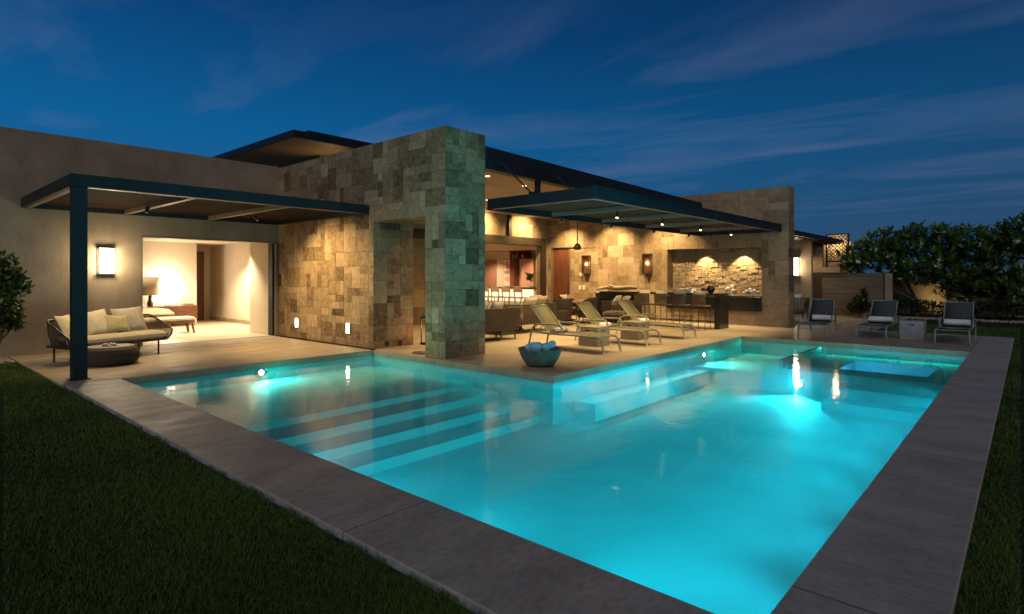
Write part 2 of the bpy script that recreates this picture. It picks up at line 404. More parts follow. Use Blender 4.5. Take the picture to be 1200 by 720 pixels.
# basin (walls a little behind the coping edge)
m = MB(); e = .03
def wall(a, b, z0, z1): m.quad((a[0], a[1], z0), (b[0], b[1], z0), (b[0], b[1], z1), (a[0], a[1], z1))
loop = [(PX0 - e, PY0 - e), (PX1 + e, PY0 - e), (PX1 + e, PYI + e), (PXI + e, PYI + e), (PXI + e, PY1 + e), (PX0 - e, PY1 + e)]
for a, b in zip(loop, loop[1:] + loop[:1]): wall(a, b, FZ, -.06)
rect(m, PX0 - e, PX1 + e, PY0 - e, PYI + e, FZ); rect(m, PX0 - e, PXI + e, PYI + e, PY1 + e, FZ)
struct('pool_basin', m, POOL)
# beach shelf and steps of the wing, bench, spa ledge
st = [(7.52, -.33), (6.95, -.42), (6.45, -.54), (5.95, -.66)]
m = MB(); ys = [PY1 + e] + [s[0] for s in st]
for (y, z), yb in zip(st, ys): rect(m, PX0 - e, PXI + e, y, yb, z)
m.box(8.0, 12.55, 5.30, PYI + e, FZ + .001, -.50)                                        # bench
m.box(12.6, PX1 + e, 3.82, PYI + e, FZ + .001, -.44)                                # upper ledge
S0, S1, T0, T1 = 13.25, 14.85, 1.40, 2.90                                            # spa tub
m.box(12.6, S0, PY0 - e, 3.82, FZ + .001, -.30); m.box(S1, PX1 + e, PY0 - e, 3.82, FZ + .001, -.30)
m.box(S0, S1, PY0 - e, T0, FZ + .001, -.301); m.box(S0, S1, T1, 3.82, FZ + .001, -.301)
rect(m, S0, S1, T0, T1, -.62)
m.box(11.95, 12.6, PY0 - e, 2.75, FZ + .001, -.46); m.box(11.35, 11.95, PY0 - e, 2.75, FZ + .001, -.62)
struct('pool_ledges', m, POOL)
m = MB()
prev = -.33
zs = [s[1] for s in st] + [FZ]
for k, (y, z) in enumerate(st):
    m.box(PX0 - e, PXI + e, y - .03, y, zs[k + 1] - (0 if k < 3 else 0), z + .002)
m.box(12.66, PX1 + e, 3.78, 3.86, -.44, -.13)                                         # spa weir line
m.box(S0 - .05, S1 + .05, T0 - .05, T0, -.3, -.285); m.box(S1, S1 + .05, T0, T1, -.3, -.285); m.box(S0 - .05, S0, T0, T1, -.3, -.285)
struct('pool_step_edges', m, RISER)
# water
wm, nt, out = newmat('pool_water_surface'); L = nt.links
tr = N(nt, 'ShaderNodeBsdfTransparent'); tr.inputs[0].default_value = (.90, .98, .98, 1)
gl = N(nt, 'ShaderNodeBsdfGlossy'); gl.inputs['Roughness'].default_value = .055; gl.inputs[0].default_value = (1, 1, 1, 1)
fr = N(nt, 'ShaderNodeFresnel'); fr.inputs[0].default_value = 1.22
tc = N(nt, 'ShaderNodeTexCoord')
n1 = N(nt, 'ShaderNodeTexNoise'); n1.inputs['Scale'].default_value = 2.2; n1.inputs['Detail'].default_value = 3
n2 = N(nt, 'ShaderNodeTexNoise'); n2.inputs['Scale'].default_value = 9; n2.inputs['Detail'].default_value = 2
L.new(tc.outputs['Object'], n1.inputs['Vector']); L.new(tc.outputs['Object'], n2.inputs['Vector'])
ad = N(nt, 'ShaderNodeMath', operation='MULTIPLY_ADD'); ad.inputs[1].default_value = .25; L.new(n2.outputs['Fac'], ad.inputs[0]); L.new(n1.outputs['Fac'], ad.inputs[2])
bp = N(nt, 'ShaderNodeBump'); bp.inputs['Strength'].default_value = .12; bp.inputs['Distance'].default_value = .05
L.new(ad.outputs[0], bp.inputs['Height']); L.new(bp.outputs[0], gl.inputs['Normal'])
mx = N(nt, 'ShaderNodeMixShader'); L.new(fr.outputs[0], mx.inputs[0]); L.new(tr.outputs[0], mx.inputs[1]); L.new(gl.outputs[0], mx.inputs[2]); L.new(mx.outputs[0], out.inputs[0])
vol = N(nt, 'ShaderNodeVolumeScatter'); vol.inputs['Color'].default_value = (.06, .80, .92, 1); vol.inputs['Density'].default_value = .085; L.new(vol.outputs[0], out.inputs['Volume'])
wm.cycles.homogeneous_volume = True
m = MB(); q = e + .006; zb = FZ - .02
lp = [(PX0 - q, PY0 - q), (PX1 + q, PY0 - q), (PX1 + q, PYI + q), (PXI + q, PYI + q), (PXI + q, PY1 + q), (PX0 - q, PY1 + q)]
m.add([(x, y, WZ) for x, y in lp] + [(x, y, zb) for x, y in lp], [tuple(range(6)), tuple(range(11, 5, -1))] + [(k + 6, (k + 1) % 6 + 6, (k + 1) % 6, k) for k in range(6)])
struct('pool_water', m, wm)

# pool lights
CY = (.0, .78, .95); GRN = (.02, .95, .72)
LENS = emat('pool_lamp_lens', (.75, 1, 1), 40, 'NONE')
def pool_light(loc, face, power, color, label, angle=150, size=.09, aim=None, shown=True):
    """round recessed lamp on a pool wall, facing the direction face"""
    t = thing('pool_light', label, 'pool light', loc, math.atan2(face[1], face[0]), 'underwater lamps in the pool walls')
    rot = Matrix.Rotation(R(90), 4, 'Y')
    a = MB(); a.M = rot; a.lathe([(0, .004), (.046, .006), (.075, .012), (.105, .016), (.115, .008), (.115, -.01)], 24); part('bezel', a, ALU_GREY, t)
    a = MB(); a.M = rot; a.lathe([(0, .014), (.03, .013), (.045, .010)], 20); part('lens', a, LENS, t)
    f = Vector(face).normalized(); p = Vector(loc) + f * .06
    tgt = Vector(loc) + (Vector(aim) if aim else f)
    lamp('SPOT', 'pool_lamp_light', p, power, color, size, tgt, angle, 1.0)
pool_light((4.93, PY1 + e, -.185), (0, -1, 0), 48, (.10, 1, .80), 'round pool lamp in the shelf wall below the sofa terrace', aim=(.5, -1, -.05), angle=165)
pool_light((13.2, PYI + e, -.25), (0, -1, 0), 55, GRN, 'round pool lamp in the far ledge wall near the bar', aim=(.1, -1, -.0), angle=170)
pool_light((12.6, 3.45, -.58), (-1, 0, 0), 210, (.02, .80, .96), 'round pool lamp in the front face of the spa', aim=(-1, 0, .18), angle=120)
pool_light((13.25, 2.6, -.45), (1, 0, 0), 26, (.08, .6, 1), 'small pool lamp inside the sunken spa tub', aim=(1, -.3, .0), angle=160)
WHERE = ('by the end corner', 'second from the end corner', 'below the widest step', 'below the step ends', 'opposite the inner corner', 'opposite the towel bowl', 'opposite the first lounger', 'nearest the spa steps')
for k, lb in enumerate(WHERE):  # unseen lamps, row filled out to light the pool floor evenly
    pool_light((3.4 + 1.05 * k, PY0 - e, -.33), (0, 1, 0), 38, CY, 'unseen round pool lamp under the long coping ' + lb, aim=(-.05, 1, .42), angle=130)
for y, lb in ((1.7, 'nearest the lawn corner'), (2.9, 'second from the lawn corner'), (4.1, 'third from the lawn corner'), (5.2, 'beside the lowest step')):  # unseen end lamps, added to even out the light on the floor
    pool_light((PX0 - e, y, -.33), (1, 0, 0), 32, CY, 'added unseen pool lamp under the short end coping ' + lb, aim=(1, 0, .42), angle=130)
STRIP = emat('led_strip_glow', (.05, 1, .95), 2.2, 'NONE')
def led_strip(a, b, face, power, col, label, down=.45):
    """thin lamp strip under the coping, at the waterline"""
    a = Vector(a); b = Vector(b); f = Vector(face)
    t = thing('pool_light_strip', label, 'light strip', ((a.x + b.x) / 2, (a.y + b.y) / 2, -.14), 0, 'lamp strips under the pool coping', world=True)
    n_ = (b - a).normalized(); p0 = a + f * -.018; p1 = b + f * -.018
    m = MB(); lo = [p0, p1, p1 + f * .010, p0 + f * .010]
    m.add([(p.x, p.y, -.150) for p in lo] + [(p.x, p.y, -.115) for p in lo], [(3, 2, 1, 0), (4, 5, 6, 7), (0, 1, 5, 4), (1, 2, 6, 5), (2, 3, 7, 6), (3, 0, 4, 7)])
    part('glow_profile', m, STRIP, t)
    c_ = (a + b) / 2 + f * .02
    l = lamp('AREA', 'pool_strip_light', (c_.x, c_.y, -.14), power, col, (b - a).length, None, shape='RECTANGLE', sy=.03)
    zdir = -(f + Vector((0, 0, -down))).normalized(); xdir = n_; ydir = zdir.cross(xdir)
    l.matrix_world = Matrix.Translation((c_.x, c_.y, -.14)) @ Matrix((xdir, ydir, zdir)).transposed().to_4x4()
led_strip((7.45, PYI + e, 0), (12.9, PYI + e, 0), (0, -1, 0), 6, CY, 'long cyan lamp strip below the lounger terrace edge', .55)
led_strip((PXI + e, PYI + .1, 0), (PXI + e, PY1 - .05, 0), (-1, 0, 0), 1.2, (.0, .9, .85), 'cyan lamp strip below the edge by the stone pillar', .4)
led_strip((PX0 + .1, PY1 + e, 0), (PXI - .1, PY1 + e, 0), (0, -1, 0), 1.2, (.0, .95, .80), 'cyan lamp strip below the sofa terrace edge', .4)
led_strip((PX1 + e, PY0 + .1, 0), (PX1 + e, PYI - .05, 0), (-1, 0, 0), 4, (.0, .95, .72), 'green lamp strip below the edge before the charcoal loungers', .3)

# ------------------------------------------------------------------ bedroom wing
FY = 15.15; FT = 4.56
t = thing('bedroom_wing', 'long plain plaster house wing with a wide open sliding doorway behind the sofa', 'house', (-2, FY, 0), world=True)
m = MB(); OX0, OX1, OZ = 4.28, 7.42, 2.53
m.box(-14, OX0, FY, FY + .35, -.1, FT); m.box(OX1, 7.51, FY, FY + .35, -.1, FT); m.box(OX0, OX1, FY, FY + .35, OZ, FT)
m.box(-14, -13.6, FY + .35, 24.5, -.1, FT)
part('facade_wall', m, PLASTER, t)
m = MB()
m.box(8.58, 8.7, FY + .36, 24.3, 0, 2.72)                       # side wall
m.box(2.0, 7.5, 20.9, 21.05, 0, 2.72)                            # headboard wall
m.box(7.5, 8.58, 22.6, 22.7, 0, 2.72)
m.box(7.40, 7.50, FY + .352, FY + 1.5, 0, 2.72)
m.box(1.9, 2.0, FY + .36, 20.9, 0, 2.72); m.box(7.44, 7.5, 21.05, 22.6, 0, 2.72)
part('inner_wall', m, PLASTER_IN, t)
m = MB(); m.box(1.9, 8.7, FY + .352, 24.3, 2.722, 2.85); part('ceiling', m, PLASTER_IN, t)
m = MB(); m.box(8.56, 8.578, FY + .37, 22.6, 0, .12); part('baseboard', m, PLASTER, t)
m = MB(); m.box(7.62, 8.35, 22.55, 22.598, 0, 2.5); d = part('door', m, RED_WOOD, t)
a = MB(); a.tube([(8.25, 22.53, .95), (8.25, 22.5, .95), (8.13, 22.5, .95)], .012); part('handle', a, STEEL, d)
m = MB(); m.box(7.425, 7.47, FY - .03, FY + .0, 0, OZ); m.box(OX0 - .03, OX0, FY - .012, FY + .3, 0, OZ)
m.box(OX0, OX1, FY - .012, FY + .3, OZ - .035, OZ - .002); m.box(OX0, OX1, FY - .0, FY + .1, .001, .006)
part('sliding_door_frame', m, STEEL_BAR, t)
m = MB(); m.box(7.36, 7.419, FY + .06, FY + .3, .004, OZ - .04); part('stacked_glass_door', m, STEEL, t)
for x, y in ((4.95, 17.2), (6.55, 17.6)):
    m = MB(); m.box(x - .3, x + .3, y - .08, y + .08, 2.70, 2.721)
    for k in range(4): m.box(x - .28, x + .28, y - .06 + k * .035, y - .045 + k * .035, 2.69, 2.70)
    part('ceiling_vent', m, SOCKET, t)
m = MB(); m.box(8.25, 8.578, 17.55, 18.6, .60, .67); part('wall_shelf', m, CONC_GREY, t)

# high hall roof behind
t = thing('hall_roof', 'raised flat roof with deep timber soffit behind the house wing', 'roof', (12, 19, 4.5), world=True)
m = MB(); m.box(8.55, 17, 16.3, 25, 5.82, 5.84); m.box(8.55, 17, 16.3, 25, 5.845, 5.86); part('soffit', m, CEIL_WOOD, t)
m = MB(); m.box(8.5, 17.1, 16.25, 16.30, 5.74, 5.95); m.box(8.5, 8.55, 16.30, 25, 5.74, 5.95); m.box(8.55, 17.1, 16.3, 25, 5.87, 5.94); part('roof_edge', m, STEEL, t)
m = MB(); m.box(9.4, 17.3, 17.0, 25, 6.0, 6.22, .01); part('upper_roof', m, STEEL, t)
m = MB(); m.box(10.6, 17, 18.4, 18.6, 2.9, 5.82); part('hall_wall', m, PLASTER, t)

# ------------------------------------------------------------------ front stone wall with portal
SX0, SX1, SY0, SY1, SH = 7.50, 8.60, 8.41, 15.15, 4.52
P0, P1, PH = 9.0, 10.78, 2.82
t = thing('stone_wall', 'tall travertine tiled wall with a doorway opening and end pillar at the pool corner', 'wall', (8.05, 8.41, 0), world=True)
m = MB(); g = .012
ashlar(m, (SX0 + g, SY1, 0), -Y, Z, -X, SY1 - SY0, SH, .17, holes=[(SY1 - P1, SY1 - P0, 0, PH)])
ashlar(m, (SX0, SY0 + g, 0), X, Z, -Y, SX1 - SX0, SH, .17)
part('tiled_face', m, STONE, t)
m = MB()
ashlar(m, (SX0 + .0, P1 + .0, 0), X, Z, -Y, SX1 - SX0, PH, .17); ashlar(m, (SX1, P0, 0), -X, Z, Y, SX1 - SX0, PH, .17)
ashlar(m, (SX0, P0, PH), X, Y, -Z, SX1 - SX0, P1 - P0, .2)
part('portal_lining', m, STONE, t)
m = MB()
ashlar(m, (SX1 - g, SY0, 0), Y, Z, X, SY1 - SY0, SH, .2, holes=[(P0 - SY0, P1 - SY0, 0, PH)]); part('rear_face', m, STONE, t)
m = MB()
i = .013
m.box(SX0 + i, SX1 - i, SY0 + i, P0 - i * .2, 0, SH - .02); m.box(SX0 + i, SX1 - i, P1 + i * .2, SY1 - .002, 0, SH - .02); m.box(SX0 + i, SX1 - i, P0 - i * .2, P1 + i * .2, PH + .003, SH - .02)
m.box(SX0, SX1, SY0, SY1, SH - .02, SH + .0)
part('wall_core', m, STONE, t)
for x in (7.85, 8.22):
    m = MB(); m.box(x - .05, x + .05, P1 - .03, P1 - .012, .04, .14); part('outlet_cover', m, SOCKET, t)
# step lights on its face
STEP = emat('step_light_glass', (1, .86, .62), 20)
for y, lb in ((14.1, 'small glowing recessed wall light beside the bedroom doorway'), (11.73, 'small glowing recessed wall light nearest the stone portal')):
    s = thing('step_light', lb, 'wall light', (SX0 - .02, y, .40), 0, 'recessed lights low in the stone wall')
    a = MB(); a.box(-.012, .014, -.075, .075, -.125, .125, .004); part('frame', a, STEEL_BAR, s)
    a = MB(); a.box(-.016, -.0125, -.062, .062, -.112, .112); part('glass', a, STEP, s)

# ------------------------------------------------------------------ back stone wall
BX = 19.3; BT = 4.40; BY0, BY1 = 5.60, 15.15
N0, N1, NZ0, NZ1 = 6.41, 9.70, .93, 2.56
D0, D1, DZ = 14.02, 14.92, 2.78
t = thing('back_wall', 'long warm lit travertine wall with a niche and timber door at the end of the lounge', 'wall', (BX + .3, 10, 0), world=True)
m = MB()
hl = [(N0 - BY0, N1 - BY0, NZ0, NZ1), (D0 - BY0, D1 - BY0, 0, DZ)]
ashlar(m, (BX, BY0, 0), Y, Z, -X, BY1 - BY0, BT, .23, holes=hl, shapes=[(2, 2), (2, 1), (3, 2), (1, 2), (2, 2), (3, 1)])
part('tiled_face', m, STONE_BACK, t)
m = MB(); ashlar(m, (BX, BY0, 0), X, Z, -Y, .55, BT, .27); part('end_face', m, STONE, t)
m = MB(); q = .01
m.box(BX + q, BX + .55, BY0 + .002, N0, 0, BT - .002); m.box(BX + q, BX + .55, N1, D0, 0, BT - .002); m.box(BX + q, BX + .55, D1, BY1, 0, BT - .002)
m.box(BX + q, BX + .55, N0, N1, 0, NZ0); m.box(BX + q, BX + .55, N0, N1, NZ1, BT - .002); m.box(BX + q, BX + .55, D0, D1, DZ, BT - .002)
m.box(BX + .47, BX + .55, N0, N1, NZ0, NZ1); m.box(BX - .014, BX + .56, BY0 - .013, BY1, BT - .002, BT + .03)
part('wall_core', m, STONE_BACK, t)
m = MB(); rs = random.Random(3)
ashlar(m, (BX + .44, N0, NZ0), Y, Z, -X, N1 - N0, NZ1 - NZ0, .12, .05, proud=.030, joint=.003, shapes=[(2, 1), (1, 1), (3, 1), (2, 2), (1, 2)], rs=rs, base=.01)
part('niche_split_stone', m, STONE_SPLIT, t)
m = MB(); m.box(BX + .06, BX + .14, D0 + .003, D1 - .003, 0, DZ - .003); d = part('door', m, RED_WOOD, t)
a = MB(); a.tube([(BX + .05, D0 + .1, .9), (BX + .0, D0 + .1, .9), (BX + .0, D0 + .1, 1.25), (BX + .05, D0 + .1, 1.25)], .011); part('handle', a, STEEL, d)
m = MB(); m.box(BX - .03, BX + .02, D0 - .05, D0, 0, DZ + .05); m.box(BX - .03, BX + .02, D1, D1 + .05, 0, DZ + .05); m.box(BX - .03, BX + .02, D0, D1, DZ, DZ + .05); part('door_frame', m, STEEL_BAR, t)
m = MB(); m.box(BX - .12, BX - .014, N0 + .0, N1 + .0, .47, .915, .006); m.box(BX - .02, BX + .36, N0 + .01, N1 - .01, .915, .945); part('niche_ledge', m, BLACK, t)
m = MB(); m.M = Matrix.Translation((BX - .014, 13.46, 1.66)) @ Matrix.Rotation(R(-90), 4, 'Y'); m.lathe([(.09, 0), (.09, .02), (.07, .03), (0, .03)], 20); part('thermostat', m, WHITE, t)
for y in (13.32, 13.5):
    m = MB(); m.box(BX - .03, BX - .019, y - .06, y + .06, 1.06, 1.24, .003); part('switch_plate', m, WHITE, t)

# ------------------------------------------------------------------ lounge pavilion: roof, beam, rear wall, kitchen shell
t = thing('lounge_pavilion', 'flat roofed open lounge with dark steel beam, timber ceiling and kitchen behind', 'pavilion', (14, 15.15, 0), world=True)
def sl(x): return -.016 * (x - 8.6)
m = MB()
vs = []
for x in (8.605, 19.28):
    for y, z in ((8.40, 3.84), (8.62, 3.84), (8.62, 4.30), (8.40, 4.30)): vs.append((x, y, z + sl(x)))
m.add(vs, [(0, 1, 2, 3), (7, 6, 5, 4), (0, 4, 5, 1), (1, 5, 6, 2), (2, 6, 7, 3), (3, 7, 4, 0)])
bm_ = part('roof_beam', m, STEEL, t)
RX = (8.95, 10.85, 13.0, 15.3, 17.6)
for x in RX:
    a = MB(); a.box(x - .03, x + .03, 8.30, 8.398, 3.92 + sl(x), 4.16 + sl(x)); a.box(x - .09, x + .09, 8.385, 8.398, 3.88 + sl(x), 4.2 + sl(x)); part('bracket', a, STEEL, bm_)
m = MB()
for k in range(27):
    y0 = 8.63 + k * .242; m.box(8.61, 19.28, y0, y0 + .236, 3.985, 4.005)
m.box(8.61, 19.28, 8.625, 15.1, 4.006, 4.03)
part('timber_ceiling', m, CEIL_WOOD, t)
m = MB(); m.box(8.61, 19.28, 8.63, 15.6, 4.04, 4.12); part('roof_slab', m, STEEL, t)
for x, y in ((9.9, 9.6), (11.6, 9.9), (13.5, 10.0), (10.4, 12.4), (13.0, 12.6), (15.8, 12.4), (17.9, 12.2)):
    m = MB(); m.lathe([(.06, 3.975), (.045, 3.984)], 16, (x, y, 0)); part('downlight', m, emat('downlight_lens', (1, .85, .62), 4, 'NONE') if 'downlight_lens' not in bpy.data.materials else bpy.data.materials['downlight_lens'], t)
for x in (10.42, 14.1, 17.7):
    m = MB(); m.box(x - .05, x + .05, 8.44, 8.54, 3.2, 3.84 + sl(x)); part('clerestory_post', m, STEEL, t)
m = MB(); KX0, KX1 = 14.4, 18.85
ashlar(m, (8.62, 15.15, 0), X, Z, -Y, 19.28 - 8.62, 3.98, .3, holes=[(KX0 - 8.62, KX1 - 8.62, 0, 3.16)], shapes=[(2, 2), (3, 2), (2, 1), (3, 3)])
m.box(8.62, KX0, 15.152, 15.4, 0, 3.98); m.box(KX1, 19.28, 15.152, 15.4, 0, 3.98); m.box(KX0, KX1, 15.152, 15.4, 3.16, 3.98)
part('rear_stone_wall', m, STONE_BACK, t)
m = MB(); m.box(8.62, 19.0, 15.02, 15.134, 2.86, 3.16); m.box(18.75, 19.0, 15.02, 15.134, 0, 2.86); m.box(16.7, 16.86, 15.03, 15.12, 3.16, 3.98); m.box(14.2, 14.4, 15.02, 15.134, 0, 2.86)
part('sliding_frame', m, BRONZE, t)
# kitchen shell
m = MB(); m.box(21.6, 21.75, 15.4, 23.5, 0, 2.84); m.box(14.3, 14.4, 15.4, 23.5, 0, 2.84); m.box(14.4, 21.6, 23.4, 23.5, 0, 2.84); m.box(18.9, 21.6, 15.4, 15.5, 0, 2.84)
part('kitchen_wall', m, PLASTER_IN, t)
m = MB(); m.box(14.3, 21.7, 15.41, 23.5, 2.845, 2.95); part('kitchen_ceiling', m, CEIL_WOOD, t)
m = MB(); m.box(21.54, 21.598, 20.3, 21.05, 0, 2.43); part('kitchen_door', m, PINK_WOOD, t)

SLAT = pmat('bronze_slat', (.055, .040, .026), (.035, .026, .018), scale=5, rough=.5)
# ------------------------------------------------------------------ slatted canopy of the lounge
CX0, CX1, CYF, CYB = 8.72, 19.27, 5.80, 8.38
t = thing('slatted_canopy', 'flat dark steel sunshade with slats hung from the lounge roof over the loungers', 'canopy', (14, 7.1, 3.0), world=True)
m = MB()
m.box(CX0, CX1, CYF, CYF + .06, 3.0, 3.215); m.box(CX0, CX0 + .06, CYF + .06, CYB, 3.0, 3.215); m.box(CX0, CX1, CYB, CYB + .08, 2.98, 3.215); m.box(CX1 - .04, CX1, CYF + .06, CYB, 3.0, 3.215)
m.box(CX0 - .02, CX1, CYF - .02, CYF + .0, 3.205, 3.23)
part('edge_frame', m, STEEL, t)
m = MB()
m.box(CX0 + .06, CX1 - .04, CYF + .06, CYF + .14, 3.0, 3.012); m.box(CX0 + .06, CX0 + .14, CYF + .14, CYB, 3.0, 3.012); part('edge_flange', m, STEEL_BAR, t)
m = MB()
for k in range(14):
    y = CYF + .20 + k * .170; m.box(CX0 + .06, CX1 - .04, y, y + .05, 3.103, 3.185)
part('slats', m, SLAT, t)
for x in RX[1:]:
    m = MB(); m.box(x - .04, x + .04, CYF + .06, CYB, 3.012, 3.10); part('rafter', m, STEEL_BAR, t)
for x in RX:
    m = MB(); m.tube([(x, 8.32, 4.04 + sl(x)), (x, 7.45, 3.27)], .016); m.box(x - .03, x + .03, 7.3, 7.5, 3.19, 3.29); part('tie_rod', m, STEEL, t)

# ------------------------------------------------------------------ pergola over the sofa terrace
t = thing('pergola', 'flat dark steel pergola on one square post over the sofa terrace', 'pergola', (2.24, 11.0, 0), world=True)
m = MB(); GX0, GX1, GY0, GY1 = 2.13, 7.49, 10.92, 15.14
m.box(GX0, GX1, GY0, GY0 + .08, 2.985, 3.18); m.box(GX0, GX0 + .08, GY0 + .08, GY1, 2.985, 3.18); m.box(GX1 - .05, GX1, GY0 + .08, GY1, 2.985, 3.18); m.box(GX0 + .08, GX1 - .05, GY1 - .06, GY1, 2.985, 3.18)
part('edge_frame', m, STEEL, t)
m = MB(); m.box(GX0 + .08, GX1 - .05, GY0 + .08, GY0 + .16, 2.985, 2.997); m.box(GX0 + .08, GX0 + .16, GY0 + .16, GY1 - .06, 2.985, 2.997); part('edge_flange', m, STEEL_BAR, t)
m = MB()
for k in range(29):
    y = GY0 + .10 + k * .142
    m.box(GX0 + .08, GX1 - .05, y, y + .075, 3.082, 3.125)
part('timber_slats', m, DARK_WOOD, t)
m = MB(); m.box(GX0 + .08, GX1 - .05, GY0 + .08, GY1 - .06, 3.127, 3.145); part('roof_sheet', m, STEEL, t)
for x in (3.95, 5.72):
    m = MB(); m.box(x - .05, x + .05, GY0 + .08, GY1 - .06, 2.99, 3.078); part('rafter', m, STEEL_BAR, t)
m = MB(); m.box(2.15, 2.34, 10.93, 11.12, 0, 2.984, .004); part('post', m, STEEL, t)
m = MB(); m.box(2.11, 2.38, 10.89, 11.16, 0, .012); part('base_plate', m, STEEL, t)

# ------------------------------------------------------------------ spotlights on canopy and pergola
SPOTLENS = emat('spot_lens', (1, .78, .48), 9, 'NONE')
def spotlight(loc, target, power, label, color=WARM, angle=75, group='small spotlights under the canopy', lit=True):
    lit = lit and 'pergola' not in label
    """stem, yoke and short can aimed at target, hanging at loc"""
    t = thing('spotlight', label, 'spotlight', loc, 0, group)
    a = MB(); a.tube([(0, 0, 0), (0, 0, -.05)], .012); a.lathe([(.035, -.012), (.035, 0)], 14); part('stem', a, STEEL, t)
    d = (Vector(target) - Vector(loc)).normalized()
    M_ = Matrix.Translation((0, 0, -.085)) @ d.to_track_quat('Z', 'Y').to_matrix().to_4x4()
    a = MB(); a.M = M_ @ Matrix.Scale(.72, 4); a.lathe([(.0, -.07), (.04, -.07), (.047, -.05), (.047, .075), (.042, .075), (.038, .05)], 18); part('can', a, STEEL, t)
    a = MB(); a.M = M_ @ Matrix.Scale(.72, 4); a.lathe([(.040, .076), (.034, .094), (.018, .106), (0, .110)], 18); part('lens', a, SPOTLENS if lit else GLASSY, t)
    if power:
        p = Vector(loc) + Vector((0, 0, -.085)) + d * .15
        lamp('SPOT', 'spotlight_beam', p, power, color, .035, target, angle, .7)
wh = ('fourth', 'third', 'second', 'first')
names = ('spotlight on the canopy rafter above the first lounger beside the towel bowl', 'spotlight on the canopy rafter above the concrete cube between two loungers', 'spotlight on the canopy front above the lounger nearest the bar', 'spotlight at the canopy end above the bar stools')
for x, y, lb in zip(RX[1:], (6.62, 6.66, 6.7, 6.74), names):
    spotlight((x, y, 3.01), (x - .25, y + .35, 0), 95, 'lit front ' + lb, angle=95)
names2 = ('above the woven sofa backs', 'above the round backed dining chairs', 'above the armchair with two pillows', 'above the black bar end')
for x, lb in zip(RX[1:], names2):
    spotlight((x, 8.1, 3.01), (x + .4, 9.6, .2), 90, 'dim rear canopy spotlight ' + lb, angle=80, lit=False)
spotlight((3.71, 12.84, 2.988), (3.1, 13.0, 0), 75, 'spotlight under the pergola aimed down at the sofa', angle=85, group='small spotlights under the pergola')
spotlight((5.84, 12.85, 2.988), (7.45, 12.3, .4), 140, 'spotlight under the pergola aimed at the stone wall', angle=130, group='small spotlights under the pergola')

# ------------------------------------------------------------------ sconces
FROST = emat('frosted_sconce_glass', (1, .80, .52), 40)
s = thing('wall_sconce', 'bright frosted box lantern on the plain plaster wall above the sofa', 'wall lamp', (3.565, FY, 1.935))
a = MB()
for x in (-.155, .135): a.box(x, x + .02, -.13, -.11, -.275, .275); a.box(x, x + .02, -.02, 0, -.275, .275)
a.box(-.155, .155, -.13, 0, .275, .30); a.box(-.155, .155, -.13, 0, -.30, -.275); a.box(-.10, -.09, -.131, -.121, -.275, .275)
part('frame', a, BRONZE, s)
a = MB(); a.box(-.133, .133, -.108, -.022, -.272, .272); part('glass', a, FROST, s)
lamp('POINT', 'sconce_light', (3.565, FY - .50, 1.93), 10, (1, .76, .45), .14)
BULB = emat('clear_bulb', (1, .72, .4), 60)
SCGL, nt, out = newmat('smoked_glass'); tr = N(nt, 'ShaderNodeBsdfTransparent'); tr.inputs[0].default_value = (.75, .68, .58, 1); gl = N(nt, 'ShaderNodeBsdfGlossy'); gl.inputs['Roughness'].default_value = .1
mx = N(nt, 'ShaderNodeMixShader'); mx.inputs[0].default_value = .08; nt.links.new(tr.outputs[0], mx.inputs[1]); nt.links.new(gl.outputs[0], mx.inputs[2]); nt.links.new(mx.outputs[0], out.inputs[0])
for y, lb in ((13.15, 'dark box lantern on the stone wall beside the timber door'), (10.46, 'dark box lantern on the stone wall beside the bar niche')):
    s = thing('box_lantern', lb, 'wall lamp', (BX - .015, y, 2.06), 0, 'dark lanterns on the lounge back wall')
    a = MB()
    for yy in (-.17, .15):
        for xx in (-.16, -.02): a.box(xx, xx + .02, yy, yy + .02, -.34, .34)
    a.box(-.16, 0, -.17, .17, .34, .37); a.box(-.16, 0, -.17, .17, -.37, -.34); part('frame', a, BRONZE, s)
    a = MB(); a.box(-.155, -.15, -.15, .15, -.34, .34); a.box(-.15, -.03, -.166, -.16, -.34, .34); a.box(-.15, -.03, .16, .166, -.34, .34); part('glass', a, SCGL, s)
    a = MB(); a.lathe([(0, -.06), (.03, -.03), (.03, .03), (0, .06)], 12, (-.08, 0, .02)); part('bulb', a, BULB, s)
    a = MB(); a.box(-.019, -.003, -.15, .15, -.34, .34); part('back_plate', a, FRAMEW, s)
# ------------------------------------------------------------------ woven seating
def u_path(w, d, r, n=60):
    """plan curve of a U shaped back, open to -y, front ends at y=-d/2"""
    pts = []
    hw, hd = w / 2, d / 2
    segs = [((-hw, -hd), (-hw, hd - r)), 'c1', ((-hw + r, hd), (hw - r, hd)), 'c2', ((hw, hd - r), (hw, -hd))]
    for s in segs:
        if s == 'c1': pts += [(-hw + r - r * math.cos(a), hd - r + r * math.sin(a)) for a in [math.pi / 2 * k / 10 for k in range(1, 10)]]
        elif s == 'c2': pts += [(hw - r + r * math.sin(a), hd - r + r * math.cos(a)) for a in [math.pi / 2 * k / 10 for k in range(1, 10)]]
        else: pts += [tuple(Vector(s[0]).lerp(Vector(s[1]), k / 8)) for k in range(9)]
    P = [Vector(p) for p in pts]; L_ = [0]
    for a, b in zip(P, P[1:]): L_.append(L_[-1] + (b - a).length)
    out = []
    for i in range(n + 1):
        s = L_[-1] * i / n; k = max(j for j in range(len(L_)) if L_[j] <= s + 1e-9); k = min(k, len(P) - 2)
        q = (s - L_[k]) / max(1e-9, L_[k + 1] - L_[k]); out.append(P[k].lerp(P[k + 1], q))
    return out
